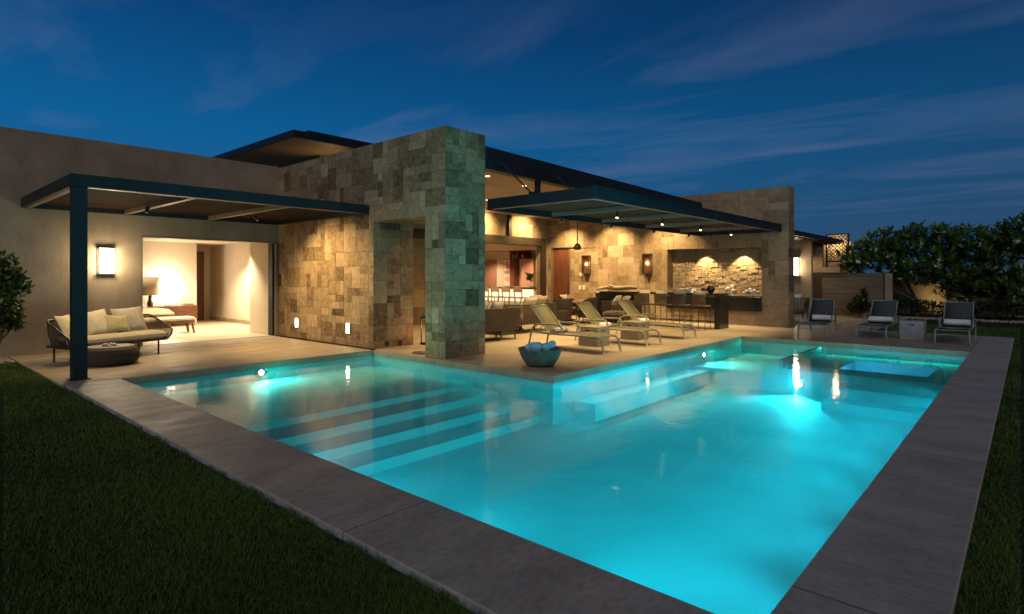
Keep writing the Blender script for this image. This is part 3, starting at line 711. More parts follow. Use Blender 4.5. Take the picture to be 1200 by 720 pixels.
def woven_shell(t, w, d, r, zb, top, inset=.05, strands=110, sw=.006, rope=None, rail=.016, legs=None, leg_mat=None, seat_z=None, cushion=None, cush_t=.14, frame_name='frame', legw=.018, cush_in=.06):
    pts = u_path(w, d, r, strands); n = len(pts) - 1; hd = d / 2
    topz = [top(p.x / (w / 2), p.y / hd) for p in pts]
    tp = [(p.x, p.y, z) for p, z in zip(pts, topz)]
    k = 1 - inset / (w / 2); bp_ = [(p.x * k, p.y * (1 - inset / hd) , zb) for p in pts]
    a = MB(); a.tube(tp, rail, 8); a.tube(bp_ , rail * .9, 8, closed=True)
    a.tube([tp[0], ((tp[0][0] + bp_[0][0]) / 2, tp[0][1] - .02, (tp[0][2] + zb) / 2), bp_[0]], rail, 8); a.tube([tp[-1], ((tp[-1][0] + bp_[-1][0]) / 2, tp[-1][1] - .02, (tp[-1][2] + zb) / 2), bp_[-1]], rail, 8)
    part(frame_name, a, leg_mat or BRONZE, t)
    a = MB()
    for i in range(1, n):
        a.tube([tp[i], (Vector(tp[i]) + Vector(bp_[i])) / 2 + Vector((pts[i].x * .03, pts[i].y * .03, 0)), bp_[i]], sw, 4, smooth=False)
    part('rope_weave', a, rope or ROPE, t)
    for (x, y) in legs or ():
        a = MB(); a.tube([(x, y, 0), (x, y, zb)], legw, 8); part('leg', a, leg_mat or BRONZE, t)
    if seat_z:
        a = MB(); a.box(-w / 2 * k + .01, w / 2 * k - .01, -hd * .94, hd * .9 - inset, zb - .01, zb + .03); part('seat_deck', a, rope or ROPE, t)
        a = MB(); a.box(-w / 2 * k + cush_in * .5, w / 2 * k - cush_in * .5, -hd * .99, hd - inset - .05, zb + .032, seat_z, min(.05, cush_t * .4)); part('seat_cushion', a, cushion or CREAM, t)

def pillow(loc, size, rz, lean, mat, label, cat='pillow', group=None, roll=0):
    o_ = MB(); o_.pillow(size[0], size[1], size[2], 12)
    p = single('throw_pillow', o_, mat, label, cat, group)
    p.matrix_world = Matrix.Translation(loc) @ Matrix.Rotation(rz, 4, 'Z') @ Matrix.Rotation(R(90) - lean, 4, 'X') @ Matrix.Rotation(roll, 4, 'Z')
    return p

# terrace sofa
SR = R(19); SC = Vector((3.22, 13.42, 0))
t = thing('woven_sofa', 'curved dark rope sofa with cream seat cushion under the pergola', 'sofa', SC, SR)
woven_shell(t, 2.0, .88, .40, .30, lambda u, v: .50 + .29 * max(0, min(1, (v + 1.0) / 1.5)) ** .9, inset=.07, strands=150, sw=.006,
            legs=[(-.80, -.30), (.80, -.30), (-.80, .30), (.80, .30)], seat_z=.485, cush_t=.16)
def sl_(x, y, z): return SC + Matrix.Rotation(SR, 3, 'Z') @ Vector((x, y, z))
pillow(sl_(-.66, .16, .67), (.50, .46, .16), SR + R(35), R(24), CREAM, 'cream pillow tucked in the corner of the rope sofa behind the pergola post')
pillow(sl_(-.20, .10, .70), (.54, .52, .18), SR - R(5), R(26), CREAM, 'large cream pillow on the rope sofa beside the pergola post', roll=R(8))
pillow(sl_(.16, .02, .665), (.50, .36, .15), SR + R(2), R(24), OLIVEC, 'olive green pillow in the middle of the rope sofa', roll=R(-5))
pillow(sl_(.50, .16, .72), (.60, .52, .18), SR - R(10), R(20), GREYC, 'large grey pillow on the rope sofa at the doorway end', roll=R(4))
# pouf
t = thing('rope_pouf', 'low round dark woven pouf with pale top in front of the rope sofa', 'pouf', (3.02, 12.5, 0))
a = MB(); a.lathe([(.36, 0), (.42, .05), (.45, .13), (.44, .24), (.40, .30), (.36, .315)], 48)
for k in range(9): a.lathe([(.40 + .05 * math.sin(math.pi * (k + .5) / 9) - .002, .03 + k * .03), (.412 + .05 * math.sin(math.pi * (k + .5) / 9), .04 + k * .03), (.40 + .05 * math.sin(math.pi * (k + .5) / 9) - .002, .05 + k * .03)], 48)
part('woven_body', a, ROPE, t)
a = MB(); a.lathe([(.37, .318), (.365, .332), (0, .335)], 48); part('top', a, GREYC, t)
t = thing('candle_tray', 'small ring of tiny pale candles on the dark round pouf', 'candle tray', (3.0, 12.5, .336))
a = MB(); a.lathe([(.12, 0), (.12, .008), (0, .008)], 24); part('tray', a, BRONZE, t)
for k in range(6):
    a = MB(); c_ = (.08 * math.cos(k * 1.05), .08 * math.sin(k * 1.05), .009); a.lathe([(.018, 0), (.018, .035), (0, .035)], 10, c_); part('candle', a, WHITE, t)

# ------------------------------------------------------------------ bedroom furniture
t = thing('bed', 'low bed with cream duvet seen through the bedroom doorway', 'bed', (4.9, 19.3, 0))
a = MB(); a.box(-1.0, 1.0, -.95, 1.0, .12, .30, .02); part('base', a, RED_WOOD, t)
a = MB(); a.box(-1.02, 1.02, -.98, 1.0, .30, .56, .10); part('mattress', a, CREAM, t)
a = MB(); a.box(-1.08, 1.1, -1.0, .45, .38, .66, .12); part('duvet', a, TANC, t)
for x in (-.5, .5):
    a = MB(); a.pillow(.7, .45, .2, 8, M=Matrix.Translation((x, .7, .70)) @ Matrix.Rotation(R(15), 4, 'X')); part('bed_pillow', a, CREAM, t)
t = thing('bed_bench', 'cream upholstered bench with dark wooden legs at the foot of the bed', 'bench', (5.55, 17.9, 0))
a = MB(); a.box(-.85, .75, -.26, .26, .34, .46, .04); part('seat', a, CREAM, t)
a = MB(); a.box(-.84, .74, -.25, .25, .29, .338); part('rail', a, RED_WOOD, t)
for x in (-.78, .68):
    for y in (-.2, .2): a = MB(); a.bar((x, y, .29), (x + (.05 if x > 0 else -.05), y * 1.1, 0), .05); part('leg', a, RED_WOOD, t)
t = thing('bedroom_dresser', 'long red brown dresser on thin legs beside the bed', 'dresser', (6.55, 20.6, 0))
a = MB(); a.box(-.95, .78, -.25, .28, .24, .66, .006); part('body', a, RED_WOOD, t)
for z in (.255, .46):
    a = MB(); a.box(-.05, .76, -.268, -.252, z, z + .19, .003); part('drawer', a, RED_WOOD, t)
for x in (-.85, .70, .2):
    a = MB(); a.tube([(x, -.2, 0), (x, -.2, .24)], .012); a.tube([(x, .2, 0), (x, .2, .24)], .012); part('leg', a, BRONZE, t)
t = thing('table_lamp', 'brightly lit bedside lamp with wide pale shade on the dresser', 'table lamp', (6.5, 20.5, .662))
a = MB(); a.lathe([(.10, 0), (.11, .04), (.06, .12), (.03, .20), (.02, .3)], 20); part('base', a, WHITE, t)
a = MB(); a.lathe([(.40, .16), (.26, .56)], 32); part('shade', a, LIT_SHADE, t)
lamp('POINT', 'table_lamp_light', (6.5, 20.45, 1.42), 20, WHITEW, .15)
t = thing('unlit_lamp', 'unlit lamp with tan drum shade beside the bright bedside lamp', 'table lamp', (6.0, 20.5, .662))
a = MB(); a.lathe([(.07, 0), (.085, .1), (.05, .2), (.05, .34)], 16); part('base', a, BRONZE, t)
a = MB(); a.lathe([(.27, .34), (.27, .92)], 32); part('shade', a, TANC, t)
single('stacked_books', MB().box(6.95, 7.25, 20.42, 20.64, .664, .715, .004), BOOK, 'flat pile of books at the end of the bedroom dresser', 'books')
for x, y, p in ((5.2, 17.6, 130), (6.9, 17.0, 180), (7.6, 19.4, 190)):
    lamp('SPOT', 'bedroom_downlight', (x, y, 2.66), p, WARM2, .05, (x, y, 0), 110, .8)
lamp('SPOT', 'bedroom_wall_washer', (8.1, 18.9, 2.68), 90, WARM2, .05, (8.4, 18.9, 0), 100, 1)
lamp('SPOT', 'bedroom_wall_washer', (5.6, 20.3, 2.68), 40, WARM2, .05, (5.6, 20.7, 0), 80, .6)

# ------------------------------------------------------------------ sun loungers
def make_lounger(name, label, frame, sling, group):
    """foot at -y end, head at +y, 0.66 wide, 2.0 long"""
    t = thing(name, label, 'lounger', (0, 0, 0), 0, group)
    hw = .31
    a = MB()
    for s in (-1, 1):
        x = s * hw
        a.tube([(x, -.86, .33), (x, -.3, .345), (x, .35, .34), (x, .96, .36)], .023, 8)
    for y, z in ((-.84, .33), (-.2, .335), (.42, .335), (.95, .36)): a.tube([(-hw, y, z), (hw, y, z)], .014, 8)
    part('frame', a, frame, t)
    for s in (-1, 1):
        x = s * hw
        a = MB(); a.tube([(x, -.78, .34), (x * 1.02, -.90, .325), (x * 1.04, -.95, .25), (x * 1.06, -1.0, 0)], .025, 8); part('leg', a, frame, t)
        a = MB(); a.tube([(x * 1.06, 1.0, 0), (x * 1.05, .93, .30), (x * 1.06, .86, .47), (x * 1.07, .72, .535), (x * 1.08, .2, .555), (x * 1.08, .10, .54), (x * 1.07, .06, .48), (x * 1.04, .07, .34)], .021, 8); part('armrest', a, frame, t)
    a = MB(); a.tube([(-hw * 1.03, -.93, .22), (0, -.93, .235), (hw * 1.03, -.93, .22)], .012, 8); part('foot_bar', a, frame, t)
    a = MB()
    vs = []; n = 14
    for k in range(n + 1):
        y = -.84 + (.42 + .84) * k / n
        sag = -.02 * math.sin(math.pi * k / n)
        vs += [(-hw + .012, y, .348 + sag * .3), (0, y, .348 + sag), (hw - .012, y, .348 + sag * .3), (hw - .012, y, .338 + sag * .3), (0, y, .338 + sag), (-hw + .012, y, .338 + sag * .3)]
    fs = []
    for k in range(n):
        for i in range(6): fs.append((k * 6 + i, k * 6 + (i + 1) % 6, (k + 1) * 6 + (i + 1) % 6, (k + 1) * 6 + i))
    a.add(vs, [f[::-1] for f in fs], True); part('seat_sling', a, sling, t)
    # backrest
    p0 = Vector((0, .44, .35)); p1 = Vector((0, .98, .93)); n = 8; vs = []
    for k in range(n + 1):
        q = p0.lerp(p1, k / n); bow = -.02 * math.sin(math.pi * k / n); nn = Vector((0, -.72, .68)) * bow
        for x in (-hw + .025, 0, hw - .025):
            vs.append((x, q.y + nn.y * (1 if x == 0 else .3), q.z + nn.z * (1 if x == 0 else .3)))
        for x in (hw - .025, 0, -hw + .025):
            vs.append((x, q.y + .008 + nn.y * (1 if x == 0 else .3), q.z - .008 + nn.z * (1 if x == 0 else .3)))
    fs = []
    for k in range(n):
        for i in range(6): fs.append((k * 6 + i, k * 6 + (i + 1) % 6, (k + 1) * 6 + (i + 1) % 6, (k + 1) * 6 + i))
    a = MB(); a.add(vs, [f[::-1] for f in fs], True); b_ = part('backrest', a, sling, t)
    a = MB()
    for s in (-1, 1): a.tube([(s * (hw - .02), p0.y - .02, p0.z - .01), (s * (hw - .02), p1.y, p1.z)], .017, 8)
    a.tube([(-hw + .02, p1.y, p1.z), (hw - .02, p1.y, p1.z)], .017, 8)
    a.tube([(-.12, .66, .58), (-.12, .90, .36)], .01, 6); a.tube([(.12, .66, .58), (.12, .90, .36)], .01, 6)
    part('back_frame', a, frame, b_)
    return t
def roll_towel(loc, rz, L_, r, mat, label, group):
    """rolled towel lying along local x, with visible spiral ends"""
    o_ = MB(); n = 26; vs = []; fs = []; xs = [-.5, -.485, -.3, 0, .3, .485, .5]
    for i, u in enumerate(xs):
        rr = r * (.93 if abs(u) == .5 else 1 + .02 * math.sin(u * 9))
        for k in range(n):
            th = 2 * math.pi * k / n
            w = 1 + .05 * math.cos(2 * th + u) - (.10 if k == 4 else 0)
            vs.append((u * L_, rr * w * math.cos(th), rr * (w * .95) * math.sin(th)))
    for i in range(len(xs) - 1):
        for k in range(n): fs.append((i * n + k, i * n + (k + 1) % n, (i + 1) * n + (k + 1) % n, (i + 1) * n + k))
    o_.add(vs, fs, True)
    for s in (-1, 1):
        pts = []
        for k in range(40):
            th = k * .42; rr = r * (.1 + .82 * k / 40); pts.append((s * (L_ * .5 - .002 + .004 * (k % 3 == 0)), rr * math.cos(th), rr * .95 * math.sin(th)))
        o_.tube(pts, r * .075, 5)
        o_.add([(s * L_ * .49, r * .9 * math.cos(2 * math.pi * k / 16), r * .88 * math.sin(2 * math.pi * k / 16)) for k in range(16)], [tuple(range(16))])
    o = single('rolled_towel', o_, mat, label, 'towel', group)
    o.location = loc; o.rotation_euler = (0, 0, rz)
    return o
GL1 = 'khaki sun loungers on the lounge terrace'
l1 = make_lounger('sun_lounger', 'khaki sling sun lounger nearest the towel bowl', ALU, SLING, GL1)
l1.location = (10.36, 7.44, 0)
dup(l1, (12.16, 7.44, 0), 0, 'khaki sling sun lounger between the two concrete cubes')
dup(l1, (14.08, 7.44, 0), 0, 'khaki sling sun lounger nearest the bar stools')
roll_towel((10.36, 7.80, .40), 0, .46, .07, STRIPE, 'rolled striped towel on the lounger nearest the towel bowl', 'towels on the loungers')
roll_towel((12.16, 7.80, .40), 0, .46, .07, TOWEL, 'rolled white towel on the lounger between the concrete cubes', 'towels on the loungers')
roll_towel((14.08, 7.80, .40), 0, .46, .07, TOWEL, 'rolled white towel on the khaki lounger nearest the bar stools', 'towels on the loungers')
GL2 = 'charcoal sun loungers at the pool end'
f1 = make_lounger('sun_lounger', 'charcoal sun lounger beside the end of the stone wall', ALU_GREY, SLING_DK, GL2)
f1.location = (17.5, 4.32, 0); f1.rotation_euler = (0, 0, R(-84))
dup(f1, (17.82, 2.95, 0), R(-90), 'charcoal sun lounger in front of the round bush')
dup(f1, (17.88, 1.33, 0), R(-90), 'charcoal sun lounger nearest the open lawn')
for x, y, lb in ((17.87, 4.28, 'white rolled towel on the charcoal lounger by the stone wall end'), (18.20, 2.95, 'white rolled towel on the charcoal lounger before the round bush'), (18.26, 1.33, 'white rolled towel on the charcoal lounger nearest the open lawn')):
    roll_towel((x, y, .445), R(90), .52, .085, TOWEL, lb, 'towels on the loungers')
def cube_table(loc, s, h, mat, label, ry=0):
    t = thing('cube_table', label, 'side table', loc, ry, 'concrete cube tables')
    a = MB(); a.box(-s / 2, s / 2, -s / 2, s / 2, 0, h, .008); part('body', a, mat, t)
    for f in (1, -1):
        a = MB()
        a.box(-s / 2 - .001, -s / 2 - .0005, -.055, .055, h - .11, h - .075) if f == 1 else a.box(-.055, .055, -s / 2 - .001, -s / 2 - .0005, h - .11, h - .075)
        part('hand_slot', a, BLACK_MATTE, t)
cube_table((11.30, 7.52, 0), .52, .45, CONC, 'tan concrete cube table beside the lounger nearest the towel bowl')
cube_table((13.16, 7.52, 0), .52, .45, CONC, 'tan concrete cube table between the second lounger and the one by the bar')
cube_table((17.80, 2.19, 0), .50, .47, CONC_GREY, 'grey concrete cube table between two charcoal loungers')

# towel bowl
t = thing('towel_bowl', 'big weathered stone bowl of blue towels at the inner pool corner', 'bowl', (8.08, 6.52, 0))
a = MB(); a.lathe([(.21, 0), (.25, .02), (.33, .14), (.395, .30), (.40, .315), (.385, .318), (.37, .30), (.30, .15), (.20, .07), (0, .06)], 48, wob=.006); part('shell', a, BOWL, t)
tw = [(-.20, -.03, .325, 84, 'rolled blue towel at the pillar side of the bowl'), (-.055, -.08, .345, 68, 'fat rolled blue towel in the middle of the bowl'), (.09, -.05, .34, 82, 'rolled blue towel beside the middle one in the bowl'),
      (.20, .03, .375, 66, 'highest rolled blue towel at the lounger end of the bowl'), (-.12, .15, .335, 80, 'rolled towel half hidden behind the others in the bowl')]
vd = math.atan2(6.52, 8.08)
for x, y, z, d_, lb in tw:
    c_, s_ = math.cos(vd - R(90)), math.sin(vd - R(90))
    roll_towel((8.08 + x * c_ - y * s_, 6.52 + x * s_ + y * c_, z), vd + R(d_ - 75), .21, .070 if 'fat' not in lb else .088, TOWEL_BLUE, lb, 'rolled towels in the bowl')
# lantern and floor disc in the portal
t = thing('floor_lantern', 'tall black floor lantern with glowing candle inside the stone portal', 'lantern', (8.9, 10.5, 0))
a = MB(); a.box(-.17, .17, -.17, .17, 0, .05); a.box(-.17, .17, -.17, .17, .62, .66)
for x in (-.16, .14):
    for y in (-.16, .14): a.box(x, x + .02, y, y + .02, .05, .62)
a.lathe([(.17, .66), (.07, .74), (.05, .78), (0, .79)], 4 * 4); a.tube([(-.12, 0, .70), (-.11, 0, .88), (0, 0, .96), (.11, 0, .88), (.12, 0, .70)], .01, 6)
part('frame', a, BLACK_MATTE, t)
a = MB(); a.lathe([(.05, .05), (.05, .22), (0, .22)], 16); part('candle', a, CREAM, t)
a = MB(); a.lathe([(0, .23), (.018, .255), (0, .31)], 10); part('flame', a, emat('candle_flame', (1, .42, .12), 30), t)
t = thing('floor_disc', 'flat dark round disc on the paving inside the portal', 'drain cover', (7.83, 9.42, .0))
a = MB(); a.lathe([(.26, .0), (.26, .012), (.2, .016), (0, .016)], 32); part('plate', a, BRONZE, t)  # thin dark disc laid on the paving

# ------------------------------------------------------------------ lounge furniture under the roof
t = thing('woven_lounge_sofa', 'brown woven lounge sofa with its back to the pool beside the stone pillar', 'sofa', (10.1, 10.12, 0), R(180), 'woven lounge seats')
woven_shell(t, 2.3, .86, .10, .26, lambda u, v: .80, inset=.03, strands=110, sw=.014, rope=ROPE_TAUPE, legs=[(-1.0, -.33), (1.0, -.33), (-1.0, .33), (1.0, .33), (-.45, .36)], seat_z=.46, cush_t=.18, legw=.022, cushion=GREYC)
t = thing('woven_lounge_sofa', 'brown woven sofa partly behind the backrest of the first lounger', 'sofa', (12.95, 10.9, 0), R(184), 'woven lounge seats')
woven_shell(t, 1.75, .86, .10, .26, lambda u, v: .80, inset=.03, strands=84, sw=.014, rope=ROPE_TAUPE, legs=[(-.78, -.33), (.78, -.33), (-.78, .33), (.78, .33)], seat_z=.46, cush_t=.18, legw=.022, cushion=GREYC)
for (x, y, z, rz, w, lean, mt, lb) in ((9.95, 10.02, .80, 176, .66, 38, CREAM, 'pale pillow above the sofa back beside the stone pillar'), (10.62, 10.03, .79, 186, .56, 36, GREYC, 'grey pillow leaning on the same sofa near its outer end'),
        (9.35, 10.05, .82, 180, .6, 30, GREYC, 'grey pillow at the end of the sofa seen through the portal'), (12.75, 10.72, .82, 184, .7, 34, CREAM, 'cream pillow above the back of the sofa behind the first lounger'), (13.35, 10.78, .84, 176, .5, 30, TANC, 'tan pillow at the end of the sofa behind the first lounger')):
    pillow((x, y, z), (w, .44, .17), R(rz), R(lean), mt, lb, group='pillows in the lounge')
t = thing('coffee_table', 'black low coffee table behind the woven sofa', 'coffee table', (12.0, 11.0, 0))
a = MB(); a.box(-.6, .6, -.45, .45, .30, .35, .01); part('top', a, BLACK_MATTE, t)
a = MB(); a.add([(-.55, -.42, 0), (.55, -.42, 0), (.55, .42, 0), (-.55, .42, 0), (-.3, -.2, .30), (.3, -.2, .30), (.3, .2, .30), (-.3, .2, .30)], [(3, 2, 1, 0), (4, 5, 6, 7), (0, 1, 5, 4), (1, 2, 6, 5), (2, 3, 7, 6), (3, 0, 4, 7)]); part('pedestal', a, BLACK_MATTE, t)
def barrel(loc, rz, label, rope=ROPE, w=.66):
    t = thing('barrel_chair', label, 'chair', loc, rz, 'round backed rope chairs')
    woven_shell(t, w, .62, .29, .20, lambda u, v: .62 + .24 * max(0, min(1, (v + .9) / 1.3)), inset=.06, strands=60, sw=.0085, rope=rope, legs=[(-.24, -.24), (.24, -.24), (-.24, .24), (.24, .24)], seat_z=.47, cush_t=.1, cushion=ROPE_TAUPE)
    pp = u_path(w * .90, .55, .26, 24); a = MB(); vs = []; n_ = len(pp)
    for p in pp: vs += [(p.x, p.y, .50), (p.x * 1.05, p.y * 1.05, .60 + .23 * max(0, min(1, (p.y / .31 + .9) / 1.3))), (p.x * .93, p.y * .93, .60 + .23 * max(0, min(1, (p.y / .31 + .9) / 1.3))), (p.x * .90, p.y * .90, .50)]
    a.add(vs, [(k * 4 + i, k * 4 + (i + 1) % 4, k * 4 + 4 + (i + 1) % 4, k * 4 + 4 + i) for k in range(n_ - 1) for i in range(4)] + [(3, 2, 1, 0), tuple((n_ - 1) * 4 + i for i in range(4))], True); part('back_pad', a, ROPE, t)
    a = MB(); a.lathe([(.29, .0), (.29, .02), (.26, .03), (0, .03)], 24); part('base_ring', a, BLACK_MATTE, t)
barrel((15.35, 11.45, 0), R(150), 'round backed dark rope chair in front of the timber door')
barrel((16.6, 11.3, 0), R(198), 'round backed dark rope chair below the first box lantern')
barrel((17.2, 12.6, 0), R(10), 'round backed rope chair across the table near the back wall', w=.7)
barrel((16.0, 12.95, 0), R(-10), 'round backed rope chair across the table near the timber door', w=.7)
for (x, y, rz, lb) in ((17.2, 12.66, 10, 'pale pillow on the rope chair near the back wall'), (16.0, 13.0, -10, 'pale pillow on the rope chair near the timber door')):
    pillow((x, y + .06, .74), (.56, .40, .15), R(rz), R(18), CREAM, lb, group='pillows in the lounge')
t = thing('dining_table', 'dark round pedestal table among the rope chairs', 'table', (16.35, 11.9, 0))
a = MB(); a.lathe([(.62, .70), (.64, .72), (.62, .74), (0, .74)], 40); part('top', a, RED_WOOD, t)
a = MB(); a.lathe([(.42, 0), (.42, .03), (.08, .06), (.07, .70)], 24); part('pedestal', a, BLACK_MATTE, t)
t = thing('table_vase', 'small round clay vase on the dark round table', 'vase', (16.3, 11.85, .742))
a = MB(); a.lathe([(.06, 0), (.12, .06), (.12, .13), (.05, .19), (.055, .22)], 20); part('vase_body', a, TANC, t)
t = thing('woven_armchair', 'low brown woven armchair beside the bar stools', 'armchair', (16.2, 9.85, 0), R(190), 'woven lounge seats')
woven_shell(t, .86, .78, .12, .30, lambda u, v: .80, inset=.04, strands=52, sw=.011, rope=ROPE_TAUPE, legs=[(-.36, -.3), (.36, -.3), (-.36, .3), (.36, .3)], seat_z=.48, cush_t=.15, cushion=GREYC, legw=.014)
pillow((16.05, 9.82, .83), (.46, .40, .16), R(196), R(34), CREAM, 'cream pillow on the woven armchair beside the bar stools', group='pillows in the lounge')
pillow((16.46, 9.76, .82), (.42, .36, .16), R(180), R(38), TANC, 'tan pillow on the woven armchair next to the cream one', group='pillows in the lounge')

# bar and stools
t = thing('bar_counter', 'long black stone bar with solid end panel near the pool', 'bar', (17.5, 9, 0))
a = MB(); a.box(-.33, .38, -2.06, 2.2, 1.02, 1.075, .004); part('top', a, BLACK, t)
a = MB(); a.box(-.33, .38, -2.065, -1.90, .0, 1.018, .004); part('end_panel', a, BLACK, t)
a = MB(); a.box(-.33, .30, 1.2, 2.18, 0, 1.018, .004); part('cabinet', a, BLACK, t)
a = MB(); a.tube([(-.1, -1.9, .2), (-.1, 1.2, .2)], .02); part('foot_rail', a, BRONZE, t)
t = thing('grill_console', 'low dark console against the wall between lanterns', 'console', (18.75, 11.2, 0))
a = MB(); a.box(-.4, .4, -.55, .95, .02, .96, .006); part('cabinet', a, BLACK, t)
a = MB(); a.box(-.43, .43, -.58, .98, .96, 1.0, .004); part('top', a, BLACK, t)
t = thing('driftwood_log', 'long pale driftwood log lying along the dark bar and console', 'driftwood', (17.9, 10.45, 1.17))
a = MB(); pts = [(.25, 1.5, -.04), (.2, 1.0, .03), (.1, .5, 0), (.05, 0, .04), (0, -.35, .02)]; a.tube(pts, [.03, .07, .09, .075, .04], 10)
a.tube([(.12, .6, .03), (.05, .85, .11), (.1, 1.1, .13)], [.05, .035, .015], 8); part('wood', a, DRIFT, t)
def bar_stool(label):
    t = thing('bar_stool', label, 'bar stool', (0, 0, 0), R(-90), 'woven stools along the black bar')
    # faces +x after rotation: local +y is the bar side
    for sx in (-1, 1):
        a = MB(); a.tube([(sx * .19, -.21, 0), (sx * .185, -.20, .70), (sx * .20, -.235, 1.06)], .011, 6); part('leg', a, BRONZE, t)
        a = MB(); a.tube([(sx * .19, .19, 0), (sx * .185, .18, .70)], .011, 6); part('leg', a, BRONZE, t)
    a = MB(); a.tube([(-.19, -.2, .26), (.19, -.2, .26), (.19, .185, .26), (-.19, .185, .26)], .009, 6, closed=True); part('foot_ring', a, BRONZE, t)
    a = MB(); a.box(-.21, .21, -.21, .2, .68, .735, .02); part('seat', a, ROPE_TAUPE, t)
    a = MB()
    for k in range(23):
        x = -.20 + .4 * k / 22; y = -.235 - .03 * math.cos(x / .2 * 1.4); a.tube([(x * 1.03, y, 1.05), (x, y + .03, .75)], .0085, 4, smooth=False)
    a.tube([(x * 1.03, -.235 - .03 * math.cos(x / .2 * 1.4), 1.055) for x in (-.2, -.1, 0, .1, .2)], .011, 6)
    part('backrest', a, ROPE_TAUPE, t)
    a = MB(); a.pillow(.40, .34, .12, 8, M=Matrix.Translation((0, -.165, 1.0)) @ Matrix.Rotation(R(84), 4, 'X')); part('back_cushion', a, CREAM, t)
    return t
b0 = bar_stool('woven bar stool beside the black end panel of the bar'); b0.location = (16.78, 7.32, 0)
dup(b0, (16.80, 7.95, 0), R(-92), 'second woven bar stool counting from the bar end panel')
dup(b0, (16.76, 8.55, 0), R(-88), 'third woven bar stool counting from the bar end panel')
dup(b0, (16.80, 9.15, 0), R(-91), 'woven bar stool farthest from the black end panel')
t = thing('napkin_stack', 'stack of white folded napkins on the black bar', 'napkins', (17.35, 8.05, 1.076))
a = MB()
for k in range(6): a.box(-.16 + .006 * (k % 2), .16, -.22, .22 - .008 * (k % 3), .022 * k, .022 * k + .02, .006)
part('napkin', a, TOWEL, t)
t = thing('dark_urn', 'small dark round double urn on the end of the bar', 'urn', (17.45, 7.32, 1.076))
a = MB(); a.lathe([(.05, 0), (.07, .02), (.12, .10), (.12, .17), (.06, .22), (.07, .24)], 24); part('urn_body', a, BLACK, t)
a = MB(); a.lathe([(.04, 0), (.09, .07), (.09, .12), (.04, .17)], 20, (-.05, .2, 0)); part('urn_lobe', a, BLACK, t)
# glassware on the niche ledge
k = 0
for y, z in ((7.55, .30), (7.62, .24), (7.45, .36), (7.38, .22), (6.95, .20), (6.86, .26), (6.78, .18), (6.70, .22), (6.60, .17), (7.02, .14)):
    a = MB(); a.lathe([(.035, 0), (.012, .01), (.012, z * .5), (.05, z * .62), (.055, z * .9), (.04, z), (.036, z), (.05, z * .88), (.01, z * .6)], 12)
    lab = ['tall clear goblet under the niche light', 'clear goblet in the taller cluster on the ledge', 'tallest clear glass on the niche ledge', 'short clear glass at the inner edge of the tall cluster', 'clear glass at the start of the low cluster', 'rounded clear glass in the low cluster', 'squat clear glass in the low cluster', 'clear goblet in the low cluster beside the squat glass', 'last small clear glass toward the wall end', 'lowest clear tumbler between the two clusters'][k]
    g_ = single('drinking_glass', a, GLASSY, lab, 'glass', 'glassware on the niche ledge'); g_.location = (19.42 + .05 * (k % 3), y, .946); k += 1
# ceiling fan
t = thing('ceiling_fan', 'dark ceiling fan hanging on a long rod before the back wall', 'ceiling fan', (14.85, 10.5, 3.98))
a = MB(); a.tube([(0, 0, 0), (0, 0, -1.36)], .014); a.lathe([(.07, -.03), (.07, 0)], 16); part('rod', a, BLACK_MATTE, t)
a = MB(); a.lathe([(.02, -1.34), (.07, -1.40), (.13, -1.48), (.13, -1.53), (.05, -1.56), (0, -1.56)], 24); part('motor', a, BLACK_MATTE, t)
for k_ in range(3):
    an = R(38 + 120 * k_); a = MB(); a.M = Matrix.Rotation(an, 4, 'Z') @ Matrix.Translation((0, 0, -1.51)) @ Matrix.Rotation(R(8), 4, 'X')
    a.box(.12, .62, -.055, .055, -.006, .006, .005); part('blade', a, BLACK_MATTE, t)

# kitchen furniture
UND = emat('under_counter_glow', (1, .74, .46), 1.6)
t = thing('kitchen_island', 'dark topped kitchen island glowing underneath its counter', 'kitchen island', (18.9, 17.2, 0))
a = MB(); a.box(-.35, .35, -1.75, 1.9, 1.08, 1.13, .004); part('top', a, BRONZE, t)
a = MB(); a.box(-.12, .30, -1.7, 1.85, 0, 1.078); part('body', a, PLASTER_IN, t)
a = MB(); a.box(-.135, -.122, -1.68, 1.83, .52, 1.04); part('glow_panel', a, UND, t)
def kstool(label):
    t = thing('kitchen_stool', label, 'stool', (0, 0, 0), R(-90), 'oak stools at the kitchen island')
    for sx in (-1, 1):
        a = MB(); a.bar((sx * .22, -.2, 0), (sx * .2, -.19, 1.1), .035); part('leg', a, STOOLC, t)
        a = MB(); a.bar((sx * .22, .2, 0), (sx * .2, .18, .70), .035); part('leg', a, STOOLC, t)
    a = MB(); a.box(-.22, .22, -.2, .2, .68, .74, .02); part('seat', a, TANC, t)
    a = MB(); a.box(-.25, .25, -.235, -.20, .94, 1.13, .03); part('backrest', a, STOOLC, t)
    return t
k0 = kstool('oak kitchen stool next to the dark frame post'); k0.location = (18.25, 15.75, 0)
dup(k0, (18.25, 16.42, 0), R(-90), 'second oak kitchen stool counting from the frame post')
dup(k0, (18.25, 17.05, 0), R(-90), 'third oak kitchen stool counting from the frame post')
dup(k0, (18.25, 17.66, 0), R(-90), 'oak kitchen stool half hidden by the stone pillar')
